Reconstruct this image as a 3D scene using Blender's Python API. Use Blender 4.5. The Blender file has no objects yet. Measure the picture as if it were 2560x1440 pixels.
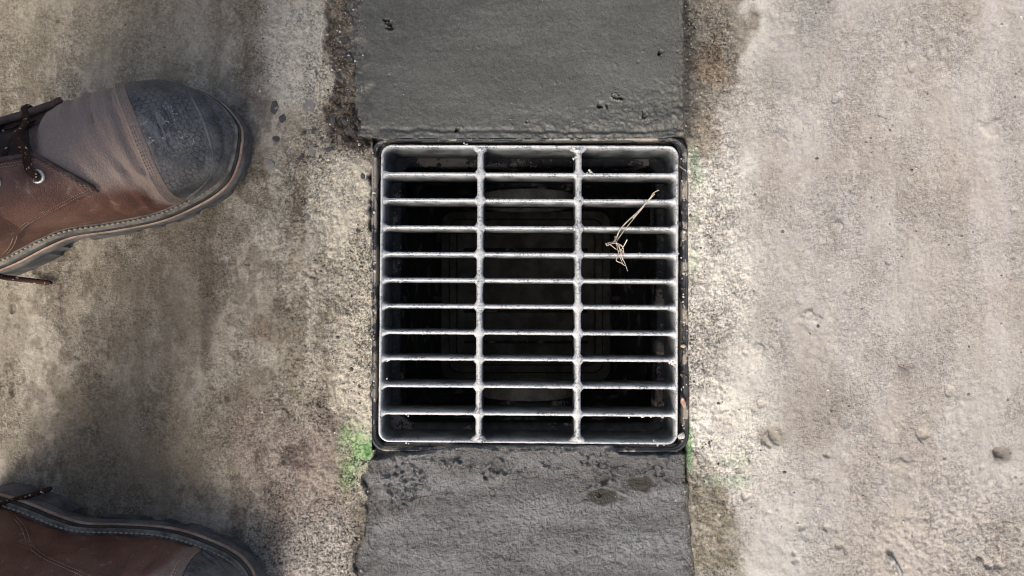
import bpy, bmesh, math, random
import numpy as np
from mathutils import Vector, Matrix

# ------------------------------------------------------------------ camera, world, sun, exposure
scene = bpy.context.scene
C = scene.collection
CAM_H = 0.70                      # phone held 0.70 m above the concrete
S = 2480.0                        # ground scale of the photograph, pixels per metre
NADIR = ((1300 - 1280) / S, (720 - 748) / S)
cam_d = bpy.data.cameras.new('camera')
cam = bpy.data.objects.new('camera', cam_d); C.objects.link(cam)
cam.location = (NADIR[0], NADIR[1], CAM_H)
_cz = Vector((NADIR[0], NADIR[1], CAM_H)).normalized()
_cx = (Vector((1, 0, 0)) - _cz * _cz.x).normalized(); _cy = _cz.cross(_cx)
cam_q = Matrix((_cx, _cy, _cz)).transposed().to_quaternion()
cam.rotation_mode = 'QUATERNION'; cam.rotation_quaternion = cam_q
FPX = S * math.sqrt(CAM_H ** 2 + NADIR[0] ** 2 + NADIR[1] ** 2)
cam_d.sensor_width = 36; cam_d.lens = 36 * FPX / 2560
cam_d.clip_start = 0.01; cam_d.clip_end = 500
scene.camera = cam

SUN_EL, SUN_AZ = math.radians(50), math.radians(211)      # azimuth clockwise from +Y (top of the picture)
world = bpy.data.worlds.new('World'); scene.world = world; world.use_nodes = True
wt = world.node_tree
sky = wt.nodes.new('ShaderNodeTexSky'); sky.sky_type = 'NISHITA'; sky.sun_disc = False
sky.sun_elevation = SUN_EL; sky.sun_rotation = SUN_AZ
sky.air_density = 0.85; sky.dust_density = 6.0; sky.ozone_density = 0.5
wt.nodes['Background'].inputs['Strength'].default_value = 0.125
wt.links.new(sky.outputs[0], wt.nodes['Background'].inputs['Color'])
sun_d = bpy.data.lights.new('sun', 'SUN'); sun_d.energy = 1.5; sun_d.angle = math.radians(22)
sun_d.color = (1.0, 0.98, 0.945)
sun = bpy.data.objects.new('sun', sun_d); C.objects.link(sun)
sdir = Vector((math.sin(SUN_AZ) * math.cos(SUN_EL), math.cos(SUN_AZ) * math.cos(SUN_EL), math.sin(SUN_EL)))
sun.rotation_mode = 'QUATERNION'; sun.rotation_quaternion = sdir.to_track_quat('Z', 'Y')
sun.location = sdir * 5
scene.view_settings.view_transform = 'Standard'; scene.view_settings.look = 'None'
scene.cycles.filter_width = 1.0
scene.view_settings.exposure = 0.52; scene.view_settings.gamma = 1.0

R = random.Random(7)

# ------------------------------------------------------------------ helpers
def U(px, py, z=0.0):
    """point at height z seen at photograph pixel (px, py)"""
    d = Vector(((px - 1280) / FPX, (720 - py) / FPX, -1.0)); d.rotate(cam_q)
    t = (z - CAM_H) / d.z
    return Vector((cam.location.x + d.x * t, cam.location.y + d.y * t, z))

def sl(c):
    c /= 255.0
    return c / 12.92 if c <= 0.04045 else ((c + 0.055) / 1.055) ** 2.4

def rgb(r, g, b): return (sl(r), sl(g), sl(b))

def _h(i, j, seed):
    n = (i.astype(np.int64) * 374761393 + j.astype(np.int64) * 668265263 + seed * 974634777) & 0xffffffff
    n = ((n ^ (n >> 13)) * 1274126177) & 0xffffffff
    n = n ^ (n >> 16)
    return (n & 0xffffff).astype(np.float64) / 0xffffff

def vn(x, y, seed=0):
    x = np.asarray(x, float); y = np.asarray(y, float)
    i = np.floor(x); j = np.floor(y); fx = x - i; fy = y - j
    fx = fx * fx * (3 - 2 * fx); fy = fy * fy * (3 - 2 * fy)
    a = _h(i, j, seed); b = _h(i + 1, j, seed); c = _h(i, j + 1, seed); d = _h(i + 1, j + 1, seed)
    return (a + (b - a) * fx) * (1 - fy) + (c + (d - c) * fx) * fy

def fbm(x, y, seed=0, o=4, g=0.5):
    s = 0; a = 1; t = 0
    for k in range(o):
        c_, s_ = math.cos(.6 + 1.1 * k), math.sin(.6 + 1.1 * k)
        s = s + a * vn((x * c_ - y * s_) * 2 ** k + 17.3 * k, (x * s_ + y * c_) * 2 ** k - 9.1 * k, seed + k); t += a; a *= g
    return s / t

def sstep(a, b, x):
    t = np.clip((x - a) / (b - a), 0, 1)
    return t * t * (3 - 2 * t)

def mesh_np(name, verts, faces, smooth=True):
    """verts (n,3) array, faces (m,4) or (m,3) int array"""
    me = bpy.data.meshes.new(name)
    verts = np.asarray(verts, np.float32); faces = np.asarray(faces, np.int32)
    n, k = faces.shape
    me.vertices.add(len(verts)); me.vertices.foreach_set('co', verts.ravel())
    me.loops.add(n * k); me.loops.foreach_set('vertex_index', faces.ravel())
    me.polygons.add(n)
    me.polygons.foreach_set('loop_start', np.arange(0, n * k, k, dtype=np.int32))
    me.polygons.foreach_set('use_smooth', np.full(n, smooth, bool))
    me.update(calc_edges=True); me.validate()
    return me

def mesh_py(name, verts, faces, smooth=True):
    me = bpy.data.meshes.new(name)
    me.from_pydata([tuple(v) for v in verts], [], faces)
    if smooth: me.polygons.foreach_set('use_smooth', np.full(len(me.polygons), True))
    me.update()
    return me

def link(name, me, mat=None, parent=None):
    o = bpy.data.objects.new(name, me); C.objects.link(o)
    if mat is not None and me is not None and not me.materials: me.materials.append(mat)
    if parent is not None: o.parent = parent
    return o

def tag(o, label=None, cat=None, group=None, kind=None):
    if label: o['label'] = label
    if cat: o['category'] = cat
    if group: o['group'] = group
    if kind: o['kind'] = kind
    return o

def empty(name, loc=(0, 0, 0), rz=0.0):
    o = bpy.data.objects.new(name, None); C.objects.link(o)
    o.location = loc; o.rotation_euler = (0, 0, rz); o.empty_display_size = 0.02
    return o

def loft(loops, close=True, cap0=False, cap1=False):
    """loops: list of equally long point lists -> verts, faces"""
    n = len(loops[0]); V = [p for l in loops for p in l]; F = []
    for k in range(len(loops) - 1):
        for i in range(n if close else n - 1):
            j = (i + 1) % n
            F.append((k * n + i, k * n + j, (k + 1) * n + j, (k + 1) * n + i))
    if cap0: F.append(tuple(range(n - 1, -1, -1)))
    if cap1: F.append(tuple((len(loops) - 1) * n + i for i in range(n)))
    return V, F

def tube(pts, rad, n=8, flat=1.0, caps=True):
    pts = [Vector(p) for p in pts]; L = []
    up = Vector((0, 0, 1))
    for i, p in enumerate(pts):
        t = (pts[min(i + 1, len(pts) - 1)] - pts[max(i - 1, 0)]).normalized()
        a = t.cross(up)
        if a.length < 1e-4: a = Vector((1, 0, 0))
        a.normalize(); b = a.cross(t).normalized()
        r = rad[i] if hasattr(rad, '__len__') else rad
        L.append([p + a * math.cos(q) * r + b * math.sin(q) * r * flat for q in [2 * math.pi * k / n for k in range(n)]])
    return loft(L, True, caps, caps)

def catmull(pts, per=8, closed=False):
    pts = [Vector(p) for p in pts]; out = []; n = len(pts)
    rng = range(n if closed else n - 1)
    for i in rng:
        g = (lambda k: pts[k % n]) if closed else (lambda k: pts[min(max(k, 0), n - 1)])
        p0, p1, p2, p3 = g(i - 1), g(i), g(i + 1), g(i + 2)
        for s in range(per):
            t = s / per
            out.append(0.5 * ((2 * p1) + (p2 - p0) * t + (2 * p0 - 5 * p1 + 4 * p2 - p3) * t * t + (3 * p1 - p0 - 3 * p2 + p3) * t ** 3))
    if not closed: out.append(pts[-1])
    return out

def rrect(hx, hy, r, z, n=7, cx=0, cy=0, sub=1):
    P = []
    for (sx, sy, a0) in ((1, 1, 0), (-1, 1, 90), (-1, -1, 180), (1, -1, 270)):
        for k in range(n):
            a = math.radians(a0 + 90 * k / (n - 1))
            P.append(Vector((cx + sx * (hx - r) + r * math.cos(a), cy + sy * (hy - r) + r * math.sin(a), z)))
    if sub > 1:
        Q = []
        for i, p in enumerate(P):
            q = P[(i + 1) % len(P)]
            m = sub if (q - p).length > 0.02 else 1
            for k in range(m): Q.append(p.lerp(q, k / m))
        P = Q
    return P

# ------------------------------------------------------------------ materials
class NT:
    def __init__(s, name):
        s.m = bpy.data.materials.new(name); s.m.use_nodes = True
        s.t = s.m.node_tree; s.b = s.t.nodes['Principled BSDF']
        s.co = s.t.nodes.new('ShaderNodeTexCoord').outputs['Object']
    def n(s, k, **kw):
        o = s.t.nodes.new(k)
        for a, v in kw.items(): setattr(o, a, v)
        return o
    def L(s, a, b): s.t.links.new(a, b)
    def inp(s, sock, v):
        if isinstance(v, bpy.types.NodeSocket): s.L(v, sock)
        elif isinstance(v, tuple) and len(v) == 3 and sock.type == 'RGBA': sock.default_value = v + (1,)
        else: sock.default_value = v
    def mp(s, scale=(1, 1, 1), rot=(0, 0, 0), loc=(0, 0, 0)):
        o = s.n('ShaderNodeMapping'); s.L(s.co, o.inputs[0])
        o.inputs['Scale'].default_value = scale; o.inputs['Rotation'].default_value = rot; o.inputs['Location'].default_value = loc
        return o.outputs[0]
    def noise(s, scale, detail=4, rough=0.55, vec=None, dist=0.0):
        o = s.n('ShaderNodeTexNoise'); s.L(vec or s.co, o.inputs['Vector'])
        o.inputs['Scale'].default_value = scale; o.inputs['Detail'].default_value = detail
        o.inputs['Roughness'].default_value = rough; o.inputs['Distortion'].default_value = dist
        return o.outputs[0]
    def vor(s, scale, feat='F1', vec=None, out='Distance', rnd=1.0):
        o = s.n('ShaderNodeTexVoronoi', feature=feat); s.L(vec or s.co, o.inputs['Vector'])
        o.inputs['Scale'].default_value = scale; o.inputs['Randomness'].default_value = rnd
        return o.outputs[out]
    def rng(s, v, a, b, c=0.0, d=1.0, smooth=True):
        o = s.n('ShaderNodeMapRange', interpolation_type='SMOOTHSTEP' if smooth else 'LINEAR')
        s.inp(o.inputs[0], v)
        for i, q in enumerate((a, b, c, d)): s.inp(o.inputs[1 + i], q)
        return o.outputs[0]
    def math(s, op, a, b=0.0, c=None):
        o = s.n('ShaderNodeMath', operation=op); s.inp(o.inputs[0], a); s.inp(o.inputs[1], b)
        if c is not None: s.inp(o.inputs[2], c)
        return o.outputs[0]
    def mix(s, f, a, b, mode='MIX'):
        o = s.n('ShaderNodeMix', data_type='RGBA', blend_type=mode)
        s.inp(o.inputs[0], f); s.inp(o.inputs[6], a); s.inp(o.inputs[7], b)
        return o.outputs[2]
    def attr(s, name, out='Fac'):
        o = s.n('ShaderNodeAttribute', attribute_name=name); return o.outputs[out]
    def bump(s, h, strength=0.5, dist=0.001, prev=None):
        o = s.n('ShaderNodeBump'); s.inp(o.inputs['Height'], h)
        s.inp(o.inputs['Strength'], strength); s.inp(o.inputs['Distance'], dist)
        if prev is not None: s.L(prev, o.inputs['Normal'])
        return o.outputs[0]
    def out(s, col=None, rough=None, nrm=None, metal=None, spec=None, coat=None):
        for k, v in (('Base Color', col), ('Roughness', rough), ('Normal', nrm), ('Metallic', metal), ('Specular IOR Level', spec), ('Coat Weight', coat)):
            if v is not None: s.inp(s.b.inputs[k], v)
        return s.m

def mat_concrete():
    t = NT('old_concrete')
    tint = t.attr('tint', 'Color'); grit = t.attr('grit')
    st = t.mp((1, 0.42, 1))
    n1 = t.noise(420, 4, 0.8); n2 = t.noise(150, 5, 0.75); n3 = t.noise(75, 5, 0.75)
    sp = t.math('ADD', t.math('MULTIPLY', n1, 0.62), t.math('ADD', t.math('MULTIPLY', n2, 0.23), t.math('MULTIPLY', n3, 0.15)))
    dev = t.rng(sp, 0.42, 0.58, -1.0, 1.0, False)
    amp = t.math('MULTIPLY', t.math('MULTIPLY_ADD', grit, 0.42, 0.28), t.rng(t.noise(16, 4, 0.6, t.mp((1, .6, 1))), 0.36, 0.62, 0.45, 1.15))
    f = t.math('MULTIPLY_ADD', dev, amp, 1.0)
    g = t.n('ShaderNodeCombineColor')
    for k in range(3): t.L(f, g.inputs[k])
    col = t.mix(1.0, tint, g.outputs[0], 'MULTIPLY')
    hu = t.rng(t.noise(260, 3, 0.7, t.mp(loc=(9, 4, 0))), 0.4, 0.6, 0.0, 0.22)
    col = t.mix(hu, col, t.mix(1.0, col, (1.12, 0.96, 0.76), 'MULTIPLY'))
    stk = t.rng(t.noise(240, 4, 0.7, t.mp((1, 0.06, 1))), 0.56, 0.70, 0.0, 0.14)
    col = t.mix(stk, col, t.mix(1.0, col, (1.28, 1.27, 1.25), 'MULTIPLY'))
    # scattered dark pits and pale grains
    pit = t.rng(t.vor(95), 0.10, 0.17, 1.0, 0.0)
    pm = t.rng(t.noise(23, 2), 0.55, 0.68)
    col = t.mix(t.math('MULTIPLY', t.math('MULTIPLY', pit, pm), 0.55), col, (0.07, 0.058, 0.045))
    gr = t.rng(t.vor(150, vec=t.mp((1, 1, 1), loc=(3, 1, 0))), 0.07, 0.13, 1.0, 0.0)
    gm = t.rng(t.noise(31, 2, vec=t.mp(loc=(5, 5, 0))), 0.56, 0.66)
    col = t.mix(t.math('MULTIPLY', t.math('MULTIPLY', gr, gm), 0.6), col, (0.62, 0.57, 0.49))
    g2 = t.rng(t.vor(290, vec=t.mp((1, 1, 1), loc=(1, 7, 0))), 0.16, 0.30, 1.0, 0.0)
    g2 = t.math('MULTIPLY', t.math('MULTIPLY', g2, t.rng(t.noise(85, 4, 0.7), 0.44, 0.56)), t.rng(grit, 0.3, 0.9, 0.0, 0.75))
    col = t.mix(g2, col, t.mix(0.5, col, (0.80, 0.75, 0.66)))
    d2 = t.rng(t.vor(240, vec=t.mp((1, 1, 1), loc=(2, 2, 0))), 0.14, 0.28, 1.0, 0.0)
    d2 = t.math('MULTIPLY', t.math('MULTIPLY', d2, t.rng(t.noise(70, 4, 0.7, t.mp(loc=(6, 1, 0))), 0.48, 0.6)), 0.55)
    col = t.mix(d2, col, t.mix(1.0, col, (0.42, 0.40, 0.37), 'MULTIPLY'))
    h = t.math('ADD', t.math('MULTIPLY', n1, 0.5), t.math('SUBTRACT', n2, t.math('MULTIPLY', t.math('MULTIPLY', pit, pm), 0.8)))
    nb = t.bump(h, t.math('MULTIPLY', t.math('MULTIPLY_ADD', grit, 0.3, 0.7), t.rng(t.noise(16, 4, 0.6, t.mp((1, .6, 1))), 0.36, 0.62, 0.45, 1.1)), 0.005)
    return t.out(col, t.attr('rough'), nb, spec=0.3)

def mat_cement(name, low):
    t = NT(name)
    st = t.mp((0.35, 1, 1), rot=(0, 0, 0.05))
    n1 = t.noise(520, 3, 0.65); n2 = t.noise(150, 4, 0.6); n3 = t.noise(26, 5, 0.65, t.mp((0.30, 1.3, 1), rot=(0, 0, 0.08)) if low else st)
    if low: a, b = (0.118, 0.114, 0.106), (0.255, 0.25, 0.242)
    else: a, b = (0.078, 0.077, 0.065), (0.106, 0.105, 0.090)
    col = t.mix(t.rng(n3, 0.35, 0.68), a, b)
    sp = t.rng(t.math('ADD', t.math('MULTIPLY', n1, 0.7), t.math('MULTIPLY', n2, 0.3)), 0.35, 0.65, 0.72, 1.3, False)
    g = t.n('ShaderNodeCombineColor')
    for k in range(3): t.L(sp, g.inputs[k])
    col = t.mix(1.0, col, g.outputs[0], 'MULTIPLY')
    sm = t.attr('smear')
    col = t.mix(t.math('MULTIPLY', sm, 0.85), col, (0.058, 0.053, 0.042))  # dark reflection on the smooth flats, put into their colour
    em_ = t.attr('rim'); e2 = t.rng(t.noise(330, 3, 0.75), 0.42, 0.58)
    col = t.mix(t.math('MULTIPLY', em_, 0.85), col, t.mix(e2, (0.046, 0.042, 0.035), (0.150, 0.136, 0.112)))
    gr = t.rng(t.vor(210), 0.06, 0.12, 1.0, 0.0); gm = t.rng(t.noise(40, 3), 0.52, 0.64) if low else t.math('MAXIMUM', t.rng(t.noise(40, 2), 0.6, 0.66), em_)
    col = t.mix(t.math('MULTIPLY', gr, gm), col, (0.42, 0.4, 0.36))  # pale grains; on the low strip they paint in wet glints
    h = t.math('ADD', t.math('MULTIPLY', n1, 0.45), n2)
    nb = t.bump(h, t.math('MULTIPLY_ADD', sm, -0.45, 1.0 if low else 0.5), 0.010 if low else 0.0022)
    if True:
        t.inp(t.b.inputs['Coat Weight'], t.math('MULTIPLY_ADD', sm, -0.9 if low else 0.0, 0.9 if low else 0.25)); t.inp(t.b.inputs['Coat Roughness'], 0.14); t.L(nb, t.b.inputs['Coat Normal'])
    r = t.rng(t.noise(60, 3), 0.3, 0.7, 0.18 if low else 0.42, 0.32 if low else 0.62)
    return t.out(col, t.math('MULTIPLY_ADD', sm, 0.5, r), nb, spec=t.math('MULTIPLY_ADD', sm, -0.9 if low else 0.0, 1.0 if low else 0.4))

def mat_zinc():
    t = NT('galvanised_iron')
    n1 = t.noise(420, 3, 0.7); n2 = t.noise(55, 4, 0.6); n3 = t.noise(900, 2)
    col = t.mix(t.rng(n2, 0.35, 0.7), (0.18, 0.20, 0.212), (0.33, 0.35, 0.36))
    z = t.n('ShaderNodeSeparateXYZ'); t.L(t.co, z.inputs[0])
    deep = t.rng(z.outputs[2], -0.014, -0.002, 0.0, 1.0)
    dust = t.math('MULTIPLY', t.rng(t.math('ADD', n1, t.math('MULTIPLY', n2, 0.5)), 0.54, 0.80), t.math('MULTIPLY_ADD', deep, 0.8, 0.2))  # pale dust on top; fading with depth puts the sides' shading into colour
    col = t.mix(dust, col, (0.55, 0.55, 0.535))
    fl = t.rng(t.noise(260, 3, 0.6, t.mp((0.3, 1, 1))), 0.66, 0.72)
    col = t.mix(fl, col, (0.62, 0.62, 0.60))
    pit = t.rng(t.noise(330, 3, 0.6, t.mp(loc=(4, 2, 1))), 0.66, 0.74)
    col = t.mix(t.math('MULTIPLY', pit, 0.7), col, (0.12, 0.12, 0.115))
    nb = t.bump(t.math('ADD', n1, t.math('MULTIPLY', n3, 0.4)), 0.5, 0.0006)
    return t.out(col, t.rng(n2, 0.3, 0.7, 0.38, 0.6), nb, metal=t.math('MULTIPLY_ADD', dust, -0.6, 0.8), spec=0.5)

def mat_plastic(name, dirt, c=(0.022, 0.023, 0.026)):
    t = NT(name)
    n = t.noise(28, 5, 0.65); n2 = t.noise(300, 3, 0.7)
    d = t.rng(t.math('ADD', n, t.math('MULTIPLY', n2, 0.22)), 0.70 - dirt, 0.76 - dirt)
    col = t.mix(d, c, (0.33, 0.29, 0.235))
    fl = t.rng(t.vor(170), 0.10, 0.15, 1.0, 0.0); fm = t.rng(t.noise(60, 2), 0.52, 0.6)
    col = t.mix(t.math('MULTIPLY', fl, t.math('MULTIPLY', fm, 0.7)), col, (0.4, 0.38, 0.34))
    haze = t.rng(t.noise(90, 4, 0.7), 0.35, 0.7, 0.0, 0.4)
    col = t.mix(haze, col, (0.09, 0.095, 0.10))
    return t.out(col, t.rng(n2, 0.3, 0.7, 0.42, 0.62), t.bump(n2, 0.3, 0.0006), spec=0.4)

def mat_simple(name, c1, c2, scale=80, rough=0.7, bump=0.3, bscale=400, dist=0.0006, spec=0.4, lo=0.35, hi=0.65):
    t = NT(name)
    n = t.noise(scale, 5, 0.6); n2 = t.noise(bscale, 3, 0.6)
    col = t.mix(t.rng(n, lo, hi), c1, c2)
    f = t.rng(n2, 0.3, 0.7, 0.8, 1.2, False)
    g = t.n('ShaderNodeCombineColor')
    for k in range(3): t.L(f, g.inputs[k])
    col = t.mix(1.0, col, g.outputs[0], 'MULTIPLY')
    return t.out(col, rough, t.bump(n2, bump, dist), spec=spec)

def mat_leather(name, dusty):
    t = NT(name)
    n = t.noise(26, 5, 0.6); n2 = t.noise(90, 4, 0.6); n3 = t.noise(12, 3)
    col = t.mix(t.rng(n, 0.3, 0.7), (0.115, 0.048, 0.033), (0.215, 0.115, 0.082))
    du = t.attr('dust')
    d = t.rng(t.math('ADD', t.math('MULTIPLY', n2, 0.4), t.math('ADD', t.math('MULTIPLY', n3, 0.5), t.math('MULTIPLY_ADD', du, 0.7, -0.35))), 0.3, 0.68, 0.0, dusty)
    col = t.mix(d, col, (0.34, 0.272, 0.225))
    cr = t.vor(330, 'DISTANCE_TO_EDGE', t.mp((1, 0.7, 1)))
    crk = t.rng(cr, 0.0, 0.07, 1.0, 0.0)
    col = t.mix(t.math('MULTIPLY', crk, 0.25), col, (0.05, 0.025, 0.018))
    scr = t.rng(t.noise(130, 4, 0.7, t.mp((1, 0.22, 1), rot=(0, 0, 0.4))), 0.57, 0.72, 0.0, 0.6)
    col = t.mix(scr, col, (0.34, 0.27, 0.22))
    h = t.math('ADD', t.math('MULTIPLY', t.rng(cr, 0.0, 0.2), 0.5), n2)
    return t.out(col, t.rng(n, 0.3, 0.7, 0.42, 0.62), t.bump(h, 0.42, 0.0009), spec=0.4)

def mat_cap():
    t = NT('scuffed_rubber')
    # hexagonal scales
    def vm(op, x, y=None):
        o = t.n('ShaderNodeVectorMath', operation=op); t.L(x, o.inputs[0])
        if y is not None:
            if isinstance(y, tuple): o.inputs[1].default_value = y
            else: t.L(y, o.inputs[1])
        return o
    wv = t.n('ShaderNodeTexNoise'); t.L(t.co, wv.inputs['Vector']); wv.inputs['Scale'].default_value = 60
    p0 = vm('MULTIPLY', vm('ADD', t.co, vm('MULTIPLY', wv.outputs['Color'], (.004, .004, 0)).outputs[0]).outputs[0], (205, 205, 0)).outputs[0]
    p0 = vm('ADD', p0, (500, 500, 0)).outputs[0]
    rr_ = (1.0, 1.7320508, 1.0); hf = (0.5, 0.8660254, 0)
    A = vm('SUBTRACT', vm('MODULO', p0, rr_).outputs[0], hf).outputs[0]
    B_ = vm('SUBTRACT', vm('MODULO', vm('SUBTRACT', p0, hf).outputs[0], rr_).outputs[0], hf).outputs[0]
    def hexd(v):
        ab = vm('ABSOLUTE', v).outputs[0]; sx = t.n('ShaderNodeSeparateXYZ'); t.L(ab, sx.inputs[0])
        return t.math('MAXIMUM', sx.outputs[0], vm('DOT_PRODUCT', ab, (0.5, 0.8660254, 0)).outputs['Value'])
    hx = t.math('SUBTRACT', 0.5, t.math('MINIMUM', hexd(A), hexd(B_)))
    n = t.noise(45, 4, 0.6); n2 = t.noise(420, 3, 0.7); n3 = t.noise(20, 3)
    sc = t.attr('scale')
    d = t.rng(t.math('ADD', t.math('MULTIPLY', n, 0.6), t.math('MULTIPLY', n2, 0.4)), 0.36, 0.66, 0.0, 0.9)
    col = t.mix(d, (0.030, 0.032, 0.036), (0.175, 0.172, 0.165))
    worn = t.rng(t.noise(52, 4, 0.6, t.mp(loc=(3, 8, 1))), 0.38, 0.6, 0.1, 1.0)
    groove = t.math('MULTIPLY', t.rng(hx, 0.02, 0.15, 1.0, 0.0), t.math('MULTIPLY', sc, worn))
    col = t.mix(t.math('MULTIPLY', groove, 0.55), col, (0.016, 0.016, 0.017))
    dv = vm('DISTANCE', vm('MULTIPLY', t.co, (1, 1, 0)).outputs[0], (-.046, .004, 0)).outputs['Value']
    wear = t.rng(t.math('ADD', dv, t.math('MULTIPLY', n, .03)), .022, .048, 1.0, 0.0)
    col = t.mix(t.math('MULTIPLY', wear, t.rng(t.noise(240, 4, 0.7, t.mp((1, .18, 1), rot=(0, 0, .9))), 0.42, 0.62, 0.0, 0.75)), col, (0.21, 0.21, 0.205))
    sp = t.math('MULTIPLY', t.rng(n2, 0.52, 0.66), t.math('MAXIMUM', t.rng(n3, 0.55, 0.7), t.math('MULTIPLY', wear, t.rng(t.noise(120, 2), 0.5, 0.6))))
    col = t.mix(t.math('MULTIPLY', sp, 0.85), col, (0.50, 0.49, 0.47))
    tan = t.rng(t.noise(15, 3, vec=t.mp(loc=(7, 1, 2))), 0.45, 0.65, 0, 0.35)
    col = t.mix(tan, col, (0.14, 0.12, 0.092))
    h = t.math('ADD', t.math('MULTIPLY', t.math('SUBTRACT', 1.0, groove), 0.8), t.math('MULTIPLY', n2, 0.4))
    return t.out(col, t.rng(n, 0.3, 0.7, 0.42, 0.66), t.bump(h, 0.55, 0.0009), spec=0.45)

def mat_lace():
    t = NT('boot_lace_cord')
    v = t.vor(300, vec=t.mp((1, 1, 1)))
    f = t.rng(v, 0.26, 0.36, 1.0, 0.0)
    fm = t.rng(t.noise(160, 1, vec=t.mp(loc=(2, 3, 1))), 0.46, 0.5)
    pick = t.rng(t.noise(110, 1), 0.46, 0.54)
    fleck = t.mix(pick, (0.48, 0.22, 0.07), (0.55, 0.48, 0.38))
    col = t.mix(t.math('MULTIPLY', f, fm), (0.045, 0.024, 0.018), fleck)
    w = t.noise(700, 2)
    return t.out(col, 0.85, t.bump(w, 0.6, 0.0008), spec=0.2)

M = dict(
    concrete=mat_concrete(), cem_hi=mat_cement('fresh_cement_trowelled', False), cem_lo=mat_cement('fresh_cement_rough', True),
    zinc=mat_zinc(), rim=mat_plastic('black_plastic_rim', 0.10), ledge=mat_plastic('black_plastic_ledge', 0.05, (0.016, 0.017, 0.019)),
    pit=mat_plastic('black_plastic_wall', 0.03, (0.020, 0.022, 0.026)),
    pipe=mat_simple('grey_pipe', (0.22, 0.20, 0.16), (0.40, 0.365, 0.30), 40, 0.6),
    mud=mat_simple('pit_bottom', (0.08, 0.074, 0.055), (0.16, 0.15, 0.115), 30, 0.7),
    mortar=mat_simple('dried_mortar', (0.36, 0.35, 0.315), (0.64, 0.62, 0.575), 160, 0.85, 0.6, 700, 0.0008),
    stone=mat_simple('dark_aggregate', (0.040, 0.041, 0.046), (0.20, 0.19, 0.185), 330, 0.62, 0.7, 420, 0.0016, lo=0.42, hi=0.66),
    stone_b=mat_simple('pale_aggregate', (0.15, 0.14, 0.13), (0.42, 0.40, 0.365), 300, 0.75, 0.7, 420, 0.0014, lo=0.40, hi=0.62),
    grit=mat_simple('sand_grains', (0.10, 0.085, 0.07), (0.56, 0.52, 0.45), 60, 0.9, 0.4, 700, 0.0005, lo=0.44, hi=0.56),
    straw=mat_simple('dry_grass', (0.36, 0.30, 0.23), (0.60, 0.53, 0.44), 90, 0.7, 0.3, 900, 0.0003),
    leaf=mat_simple('dead_leaf', (0.33, 0.19, 0.135), (0.5, 0.33, 0.26), 160, 0.75),
    tan=mat_simple('tan_chip', (0.42, 0.33, 0.21), (0.55, 0.45, 0.32), 160, 0.8),
    leather=mat_leather('brown_leather', 0.75), leather2=mat_leather('brown_leather_panel', 0.42), band=mat_leather('dusty_leather_band', 0.8),
    cap=mat_cap(), rubber=mat_simple('worn_rubber', (0.065, 0.065, 0.066), (0.15, 0.146, 0.139), 45, 0.62, 0.4, 420, 0.0006),
    dark_rub=mat_simple('dark_rubber', (0.022, 0.022, 0.022), (0.06, 0.058, 0.053), 70, 0.65, 0.4),
    stripe=mat_simple('orange_midsole_stripe', (0.30, 0.185, 0.125), (0.45, 0.325, 0.245), 60, 0.75, 0.4),
    welt=mat_simple('dusty_welt', (0.10, 0.091, 0.077), (0.25, 0.228, 0.19), 60, 0.8, 0.5),
    stitch=mat_simple('welt_thread', (0.26, 0.24, 0.19), (0.50, 0.465, 0.39), 120, 0.85, 0.5, 900),
    thread=mat_simple('seam_thread', (0.26, 0.19, 0.14), (0.42, 0.34, 0.27), 120, 0.85, 0.3, 900),
    tongue=mat_simple('shade_toned_tongue_leather', (0.030, 0.018, 0.014), (0.07, 0.043, 0.033), 40, 0.7, 0.5),  # deep shade of the boot throat put into the colour
    edge=mat_simple('leather_edge', (0.055, 0.033, 0.026), (0.13, 0.09, 0.075), 60, 0.7, 0.5),
    eyelet=mat_simple('steel_eyelet', (0.55, 0.55, 0.53), (0.75, 0.75, 0.73), 200, 0.35, 0.2),
    lace=mat_lace(),
    denim=mat_simple('work_trouser_cloth', (0.05, 0.05, 0.055), (0.085, 0.082, 0.08), 30, 0.9, 0.5, 500),
    shirt=mat_simple('shirt_cloth', (0.10, 0.11, 0.12), (0.15, 0.16, 0.17), 30, 0.9, 0.4, 500),
    skin=mat_simple('skin', (0.42, 0.25, 0.18), (0.5, 0.31, 0.23), 30, 0.55, 0.2, 300),
    hair=mat_simple('short_hair', (0.03, 0.02, 0.015), (0.06, 0.04, 0.03), 90, 0.6, 0.5, 500),
)
M['eyelet'].node_tree.nodes['Principled BSDF'].inputs['Metallic'].default_value = 0.8

# ------------------------------------------------------------------ basin geometry constants (world metres)
GC = (U(948, 362).xy + U(1696, 362).xy + U(949, 1109).xy + U(1697, 1109).xy) / 4
GX = (U(1696, 735).x - U(948, 735).x) / 2
GY = (U(1322, 362).y - U(1322, 1109).y) / 2
GROT = math.radians(-0.36)
RX0, RX1 = U(926, 735).x, U(1722, 735).x
RY0, RY1 = U(1322, 1131).y, U(1322, 343).y
RCX, RCY = (RX0 + RX1) / 2, (RY0 + RY1) / 2
RHX, RHY = (RX1 - RX0) / 2, (RY1 - RY0) / 2

# ------------------------------------------------------------------ ground: one heightfield sheet
def poly_x(pts, py):
    a = np.array(pts, float); return np.interp(py, a[:, 1], a[:, 0])

LEFT_EDGE = [(868, -300), (868, 0), (876, 120), (884, 200), (886, 260), (902, 312), (926, 356), (926, 1120), (922, 1150), (906, 1300), (884, 1440), (860, 1800)]
RIGHT_EDGE = [(1711, -300), (1711, 0), (1712, 330), (1722, 350), (1722, 1130), (1724, 1250), (1738, 1440), (1750, 1800)]

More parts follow.
